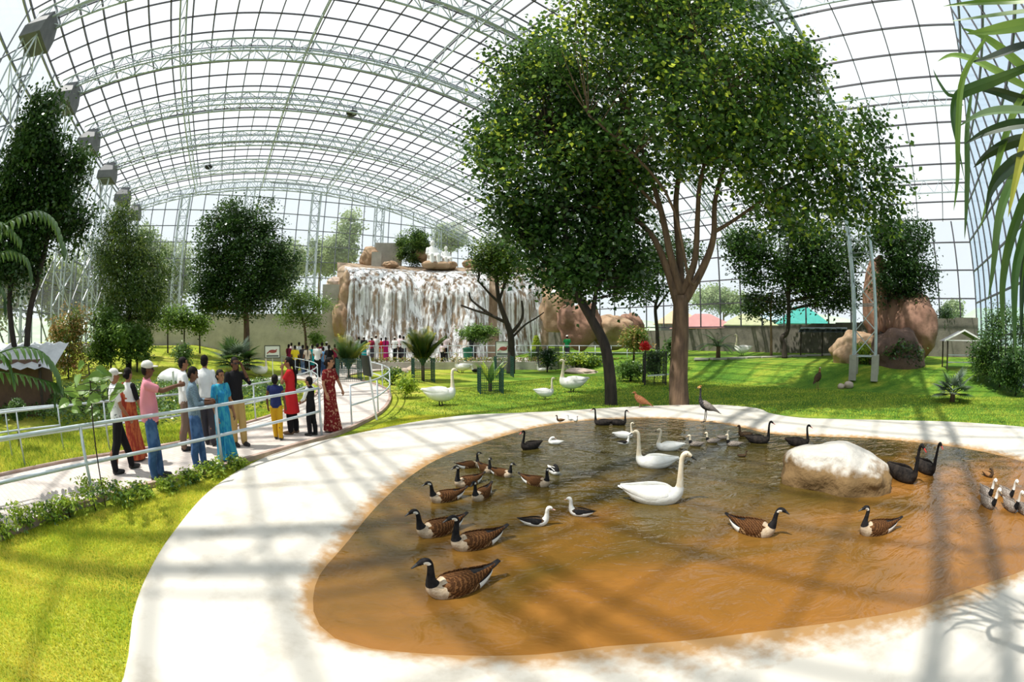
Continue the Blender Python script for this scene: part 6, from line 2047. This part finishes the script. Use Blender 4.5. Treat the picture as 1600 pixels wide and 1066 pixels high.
# stones
for i, (x, y, r, lab) in enumerate([(620, 582, 7, 'pale round stone, left of three by the grey front wall'), (631, 583, 7, 'pale round stone in the middle of three by the grey front wall'), (643, 580, 7, 'pale round stone, right of three by the grey front wall'), (1314, 607, 6, 'small tan stone lying left of a rounder one on the right lawn'), (1326, 606, 8, 'round tan stone on the right lawn behind the dark bird'), (268, 604, 22, 'smooth white rock beside the side path behind the pointing person')]):
    c = at(x, y); s = px_r(x, y, math.hypot(c.x, c.y), r)
    boulder('stone', c + Vector((0, 0, s * .45)), (s * 1.15, s, s * .75), M['white'] if r > 20 else M['rockpale'], i + 20.5, lab, 'stone', None, 0, 3, .10)
c = at(905, 583); s = px_r(905, 583, math.hypot(c.x, c.y), 30)
boulder('stone', c + Vector((0, 0, .02)), (s, s * .7, .22), M['rockpale'], 31.5, 'low pale heap of rock on the lawn behind the tall swan', 'stone', None, 0, 4, .25)

# pinkish boulders on the right
for i, (x, y, d, rx, ry, m, lab) in enumerate([(1372, 470, 26.5, 26, 62, 'rockpink', 'tall pinkish rock rising behind the lattice tower'), (1428, 510, 25.5, 40, 46, 'rockpink', 'large pinkish boulder right of the lattice tower'), (1405, 500, 26.8, 58, 44, 'rockpink', 'broad pinkish boulder under the dark bushy tree'), (1338, 552, 25, 46, 34, 'rocktan', 'pale brown domed boulder left of the lattice tower'), (1405, 558, 23.6, 50, 42, 'rockdark', 'dark boulder covered with creeper before the pinkish boulders')]):
    c = far(x, y, d); s = px_r(x, y, d, rx), px_r(x, y, d, ry)
    boulder('boulder', c, (s[0], (s[0] + s[1]) * .42, s[1]), M[m], i * 3.1 + 5, lab, 'boulder', 'boulders at the right', -az_of(c), 5, .16)

# lattice tower before the boulders
c = at(1350, 590)
c.z = ground_z(c.x, c.y)
t_ = lattice_column(c + Vector((0, 0, .95)), 10.4, 1.15, 1.15, 'grey lattice tower on concrete feet before the pinkish boulders at the right', None, False, 1.1)
for ch in list(t_.children):
    if ch.name.startswith('footing'): bpy.data.objects.remove(ch)
for i, j in ((-1, -1), (1, -1), (1, 1), (-1, 1)):
    MB().box(A * (.575 * i) + B * (.575 * j) + Vector((0, 0, -.5)), (.36, .36, 1.1), math.atan2(A.y, A.x)).build('footing', M['concrete'], t_)

# stepping slabs along the raised edge
for i in range(10):
    x = 1085 + i * 25
    c = at(x, 563 - i * .9); c2 = at(x + 23, 562.2 - i * .9)
    d = c2 - c
    o = MB().box(((c.x + c2.x) / 2, (c.y + c2.y) / 2, max(c.z, c2.z) + .03), (d.length * .96, .75, .10), math.atan2(d.y, d.x)).build('stone_slab', M['concrete'])
    tag(o, 'pale stone slab on the raised lawn edge, %s counted from the big trunk' % ORD[i], 'stone slab', 'slabs along the raised lawn edge')


def hut(name, label, c, rz, w, d, h, rh, wallm, roofm, over=.35, group=None, cat='hut', white_edge=False):
    root = empty(name, c, rz); tag(root, label, cat, group)
    MB().box((0, 0, h / 2), (w, d, h)).build('wall', wallm, root)
    b = MB()
    W, D_ = w / 2 + over, d / 2 + over
    vs = [(-W, -D_, h), (W, -D_, h), (W, D_, h), (-W, D_, h), (-W * .25, 0, h + rh), (W * .25, 0, h + rh)]
    vs += [(x, y, z + .08) for x, y, z in vs]
    b.add([Vector(v) for v in vs], [(0, 3, 2, 1), (6, 7, 11, 10), (7, 8, 11), (8, 9, 10, 11), (9, 6, 10), (0, 1, 7, 6), (1, 2, 8, 7), (2, 3, 9, 8), (3, 0, 6, 9)])
    b.build('roof', roofm, root)
    return root


grey = mat('grey hut wall', (.22, .22, .24), rough=.8)
for x, y, d, w, h, rh, rm, lab in [(1098, 520, 46, 6.0, 2.6, 1.5, mat('faded red roof', (.46, .22, .20), (.38, .17, .16), scale=2), 'hut with faded red roof beyond the concrete wall'), (1168, 515, 46, 5.2, 2.9, 1.2, mat('olive roof', (.40, .42, .22), (.34, .34, .20), scale=2), 'hut with olive roof beyond the concrete wall'),
                                   (1207, 512, 50, 4.0, 3.6, 1.0, mat('pale blue roof', (.45, .60, .68), (.40, .54, .62), scale=2), 'hut with pale blue roof beyond the concrete wall'), (1252, 510, 47, 5.0, 3.1, 1.8, mat('green tarpaulin', (.02, .24, .20), (.03, .32, .27), scale=2), 'green covered hut beyond the concrete wall'), (1060, 515, 52, 5.0, 3.2, 1.6, mat('sand roof', (.55, .42, .25), (.48, .36, .22), scale=2), 'hut with sand coloured roof beyond the glass behind the big trunk')]:
    c = far(x, y, d); c.z = .3
    hut('hut', lab, c, -az_of(c) + .2, w, w * .8, h, rh, grey, rm, group='huts beyond the concrete wall')

# tin roofed shed at the left
c = far(10, 545, 15.5); c.z = ground_z(c.x, c.y) - .1
root = empty('shed', c, -az_of(c) - .35); tag(root, 'low brown shed with white corrugated tin roof at the left border', 'shed')
MB().box((-1.0, .6, .85), (5.2, 2.6, 1.7)).build('wall', mat('brown shed wall', (.16, .09, .06), (.11, .065, .045), scale=3, rough=.9), root)
b = MB(); n = 44
vs = []
for i in range(n + 1):
    x = -4.2 + 6.6 * i / n
    zz = .035 * math.sin(i * math.pi / 2)
    vs += [Vector((x, -1.35, 1.5 + zz)), Vector((x, 2.2, 2.15 + zz))]
b.add(vs, [(2 * i, 2 * i + 2, 2 * i + 3, 2 * i + 1) for i in range(n)])
b.build('roof', mat('white corrugated tin', (.66, .68, .70), (.52, .54, .57), scale=2, rough=.45, metal=.2), root)
for x in (-3.6, -1.0, 1.8): MB().bar((x, -1.15, 0), (x, -1.15, 1.6), .09).build('post', M['bark_dark'], root)

# small gazebo at the right and tiled shelter by the wall
c = far(1500, 580, 23); c.z = ground_z(c.x, c.y)
root = empty('gazebo', c, -az_of(c) + .25, .72); tag(root, 'small dark gabled gazebo behind the grey green fan palm', 'gazebo')
b = MB(); b.add([Vector(v) for v in [(-1.7, -1.2, 1.75), (1.7, -1.2, 1.75), (0, -1.2, 2.4), (-1.7, 1.2, 1.75), (1.7, 1.2, 1.75), (0, 1.2, 2.4)]], [(0, 2, 5, 3), (2, 1, 4, 5)]); b.build('roof', M['box'], root)
b = MB(); b.bar((-1.72, -1.25, 1.78), (0, -1.25, 2.43), .08, .10); b.bar((0, -1.25, 2.43), (1.72, -1.25, 1.78), .08, .10); b.bar((-1.5, -1.22, 1.8), (1.5, -1.22, 1.8), .06); b.build('gable_trim', M['white'], root)
for x in (-1.4, 1.4):
    for y in (-1, 1): MB().bar((x, y, 0), (x, y, 1.85), .1).build('post', M['bark_dark'], root)
for z in (.45, .9): MB().bar((-1.4, -1, z), (1.4, -1, z), .06).build('crossbar', M['truss'], root)
c = far(1286, 548, 30); c.z = ground_z(c.x, c.y)
root = empty('shelter', c, -az_of(c) - .1); tag(root, 'low dark shelter with slate tiles before the stained wall, right of the crooked trunk', 'shelter')
b = MB(); b.add([Vector(v) for v in [(-1.8, -.7, 1.55), (1.8, -.7, 1.55), (1.8, .7, 1.9), (-1.8, .7, 1.9)]], [(0, 1, 2, 3)]); 
for i in range(9): b.box((-1.6 + .4 * i, 0, 1.76 + .03 * (i % 2)), (.36, 1.4, .05), 0)
b.build('tiled_roof', mat('slate tiles', (.14, .18, .18), (.24, .28, .27), scale=4, rough=.7), root)
for x in (-1.6, 0, 1.6): MB().bar((x, -.6, 0), (x, -.6, 1.6), .08).build('post', M['bark_dark'], root)


def guard(label, px, py, w, h, m, group='plant guards on the lawn', d=None):
    c = at(px, py)
    root = empty('plant_guard', c, -az_of(c) + .15); tag(root, label, 'plant guard', group)
    for i, j in ((-1, -1), (1, -1), (1, 1), (-1, 1)): MB().bar((i * w / 2, j * w / 2, -.05), (i * w / 2, j * w / 2, h), .04).build('post', m, root)
    cs = [(-1, -1), (1, -1), (1, 1), (-1, 1)]
    b = MB()
    for k in range(4):
        p0, p1 = Vector((cs[k][0] * w / 2, cs[k][1] * w / 2, 0)), Vector((cs[(k + 1) % 4][0] * w / 2, cs[(k + 1) % 4][1] * w / 2, 0))
        for i in range(1, 12): b.bar(p0.lerp(p1, i / 12), p0.lerp(p1, i / 12) + Vector((0, 0, h * .97)), .010)
        for i in range(11): b.bar(p0 + Vector((0, 0, h * (i + .6) / 11)), p1 + Vector((0, 0, h * (i + .6) / 11)), .010)
    b.build('mesh_net', m, root)
    return root


guard('dark green mesh guard around the yellow tinged palm', 661, 597, .95, 1.15, M['mesh_green'])
guard('dark green mesh guard around the broad leaved plant', 766, 614, .85, 1.0, M['mesh_green'])
guard('dark green mesh guard behind the one with the broad leaved plant', 787, 589, .9, 1.1, M['mesh_green'])
guard('dark green mesh guard around the bright palm beside the crowd', 545, 596, 1.1, 1.1, M['mesh_green'])
guard('black square fence around the dark shrub behind the sitting white goose', 855, 577, 1.3, 1.55, M['black'])
guard('black guard with pale crossbar around the plant left of the big trunk', 1022, 600, .95, 1.5, M['black'])
c = at(1022, 600)
o = MB().bar((c.x - .5, c.y - .55, c.z + .42), (c.x + .5, c.y - .5, c.z + .46), .06).build('crossbar', M['white'], None)
tag(o, 'pale wooden bar across the front of the black plant guard', 'bar')
tree('shrub', 'leafy dark shrub inside the black guard left of the big trunk', c + Vector((.05, .1, 0)), [([c, c + Vector((0, 0, .9))], (.03, .02))], [(c + Vector((0, 0, 1.0)), (.40, .40, .55))], 1800, .12, [LM['hedge'], LM['dark']], M['bark_dark'], 95, 'shrubs inside the aviary', 'shrub', crown_name='foliage', cr=.1)
p = c + Vector((-.62, -.45, 1.72))
tree('red_blossom', 'bright red blossom head beside the black plant guard', Vector((p.x, p.y, c.z)), [([Vector((p.x, p.y, c.z)), p], (.02, .015))], [(p, (.20, .18, .17))], 420, .12, [LM['flower']], M['bark_dark'], 96, None, 'flower', twigs=0, cr=.05, crown_name='petals')

# bin
c = far(731, 565, 29); c.z = .45
root = empty('bin', c); tag(root, 'green bin standing on the raised walkway', 'bin')
MB().tube([(0, 0, 0), (0, 0, .8)], [.27, .33], 14).build('body', mat('green bin', (.02, .16, .09), rough=.5), root); MB().tube([(0, 0, .8), (0, 0, .86), (0, 0, .93)], [.36, .35, .12], 14).build('lid', mat('dark green lid', (.015, .11, .07), rough=.5), root)


def picture_sign(label, c, rz, w, h, z, lean=0.0, picture=True, slim=False):
    root = empty('sign', c, rz); tag(root, label, 'sign')
    MB().bar((0, 0, -.05), (lean * .6, 0, z), .045).build('post', M['white'], root)
    bd = MB(); bd.box((lean * .6 + lean * .2, -.035, z), (w, .03, h)); bd.build('board', M['white'], root)
    fr_ = MB()
    for x in (-w / 2, w / 2): fr_.box((lean * .8 + x, -.04, z), (.035, .05, h + .035))
    for q_ in (-h / 2, h / 2): fr_.box((lean * .8, -.04, z + q_), (w + .035, .05, .035))
    fr_.build('frame', M['black'], root)
    if picture:
        b = MB(); b.ellipsoid((lean * .8 + .02, -.055, z + .02), (w * .27, .006, h * .14), 12, 6); b.tube([(lean * .8 + w * .2, -.055, z + .04), (lean * .8 + w * .3, -.055, z + h * .2)], .03, 6); b.tube([(lean * .8 - w * .22, -.055, z), (lean * .8 - w * .36, -.055, z - h * .14)], .03, 6)
        b.build('bird_picture', mat('red brown print', (.36, .07, .06), rough=.6), root)
        MB().box((lean * .8, -.054, z - h * .34), (w * .8, .008, h * .14)).build('caption_strip', mat('grey print strip', (.16, .17, .18), rough=.6), root)
    return root


c = at(427, 597)
picture_sign('white bird picture sign on a post before the crowd, at its left', c, -az_of(c), .78, .58, 1.45)
c = far(786, 570, 27.3); c.z = ground_z(c.x, c.y)
picture_sign('white picture sign on the raised walkway behind the black branched tree', c, -az_of(c), .95, .95, 1.35)
c = at(589, 656)
root = empty('sign', c, -az_of(c)); tag(root, 'tilted white sign board seen edge on at the bend of the walkway', 'sign')
MB().bar((0, 0, -.05), (-.16, .02, 1.25), .05).build('post', M['white'], root)
b = MB(); ax = (Vector((.35, -.94, 0)).normalized(), Vector((.94, .35, .1)).normalized(), Vector((-.12, 0, 1)).normalized()); b.box((-.20, .0, 1.42), (.55, .04, .50), axes=ax); b.build('board', M['white'], root)
b = MB(); b.box((-.245, -.01, 1.42), (.58, .03, .53), axes=ax); b.build('back_panel', M['black'], root)
c = at(272, 612)
root = empty('white_post', c); tag(root, 'short white post by the side path behind the pointing person', 'post')
MB().tube([(0, 0, -.05), (0, 0, .8)], .05, 8).build('shaft', M['white'], root); MB().tube([(0, 0, .8), (0, 0, .86)], [.075, .03], 8).build('cap', M['white'], root)

# dark dome lamps hung in the trusses
for (x, y), t, lab in (((550, 176), 1.86, 'black dome lamp hanging from the arched truss, nearer of two'), ((326, 260), 2.72, 'black dome lamp hanging from a farther arched truss, lower of two')):
    d = ray_dir(x, y); k = t * U / d.dot(A)
    p = Vector((0, 0, CAM_H)) + d * k
    root = empty('dome_lamp', p); tag(root, lab, 'lamp', 'dome lamps in the trusses')
    b = MB(); rows = [(0, .40), (-.12, .36), (-.22, .24), (-.28, .05)]
    b.tube([(0, 0, z) for z, r in rows], [r for z, r in rows], 16); b.build('shade', M['black'], root, smooth=True)
    MB().tube([(0, 0, 0), (0, 0, .45)], .03, 6).build('stem', M['black'], root)
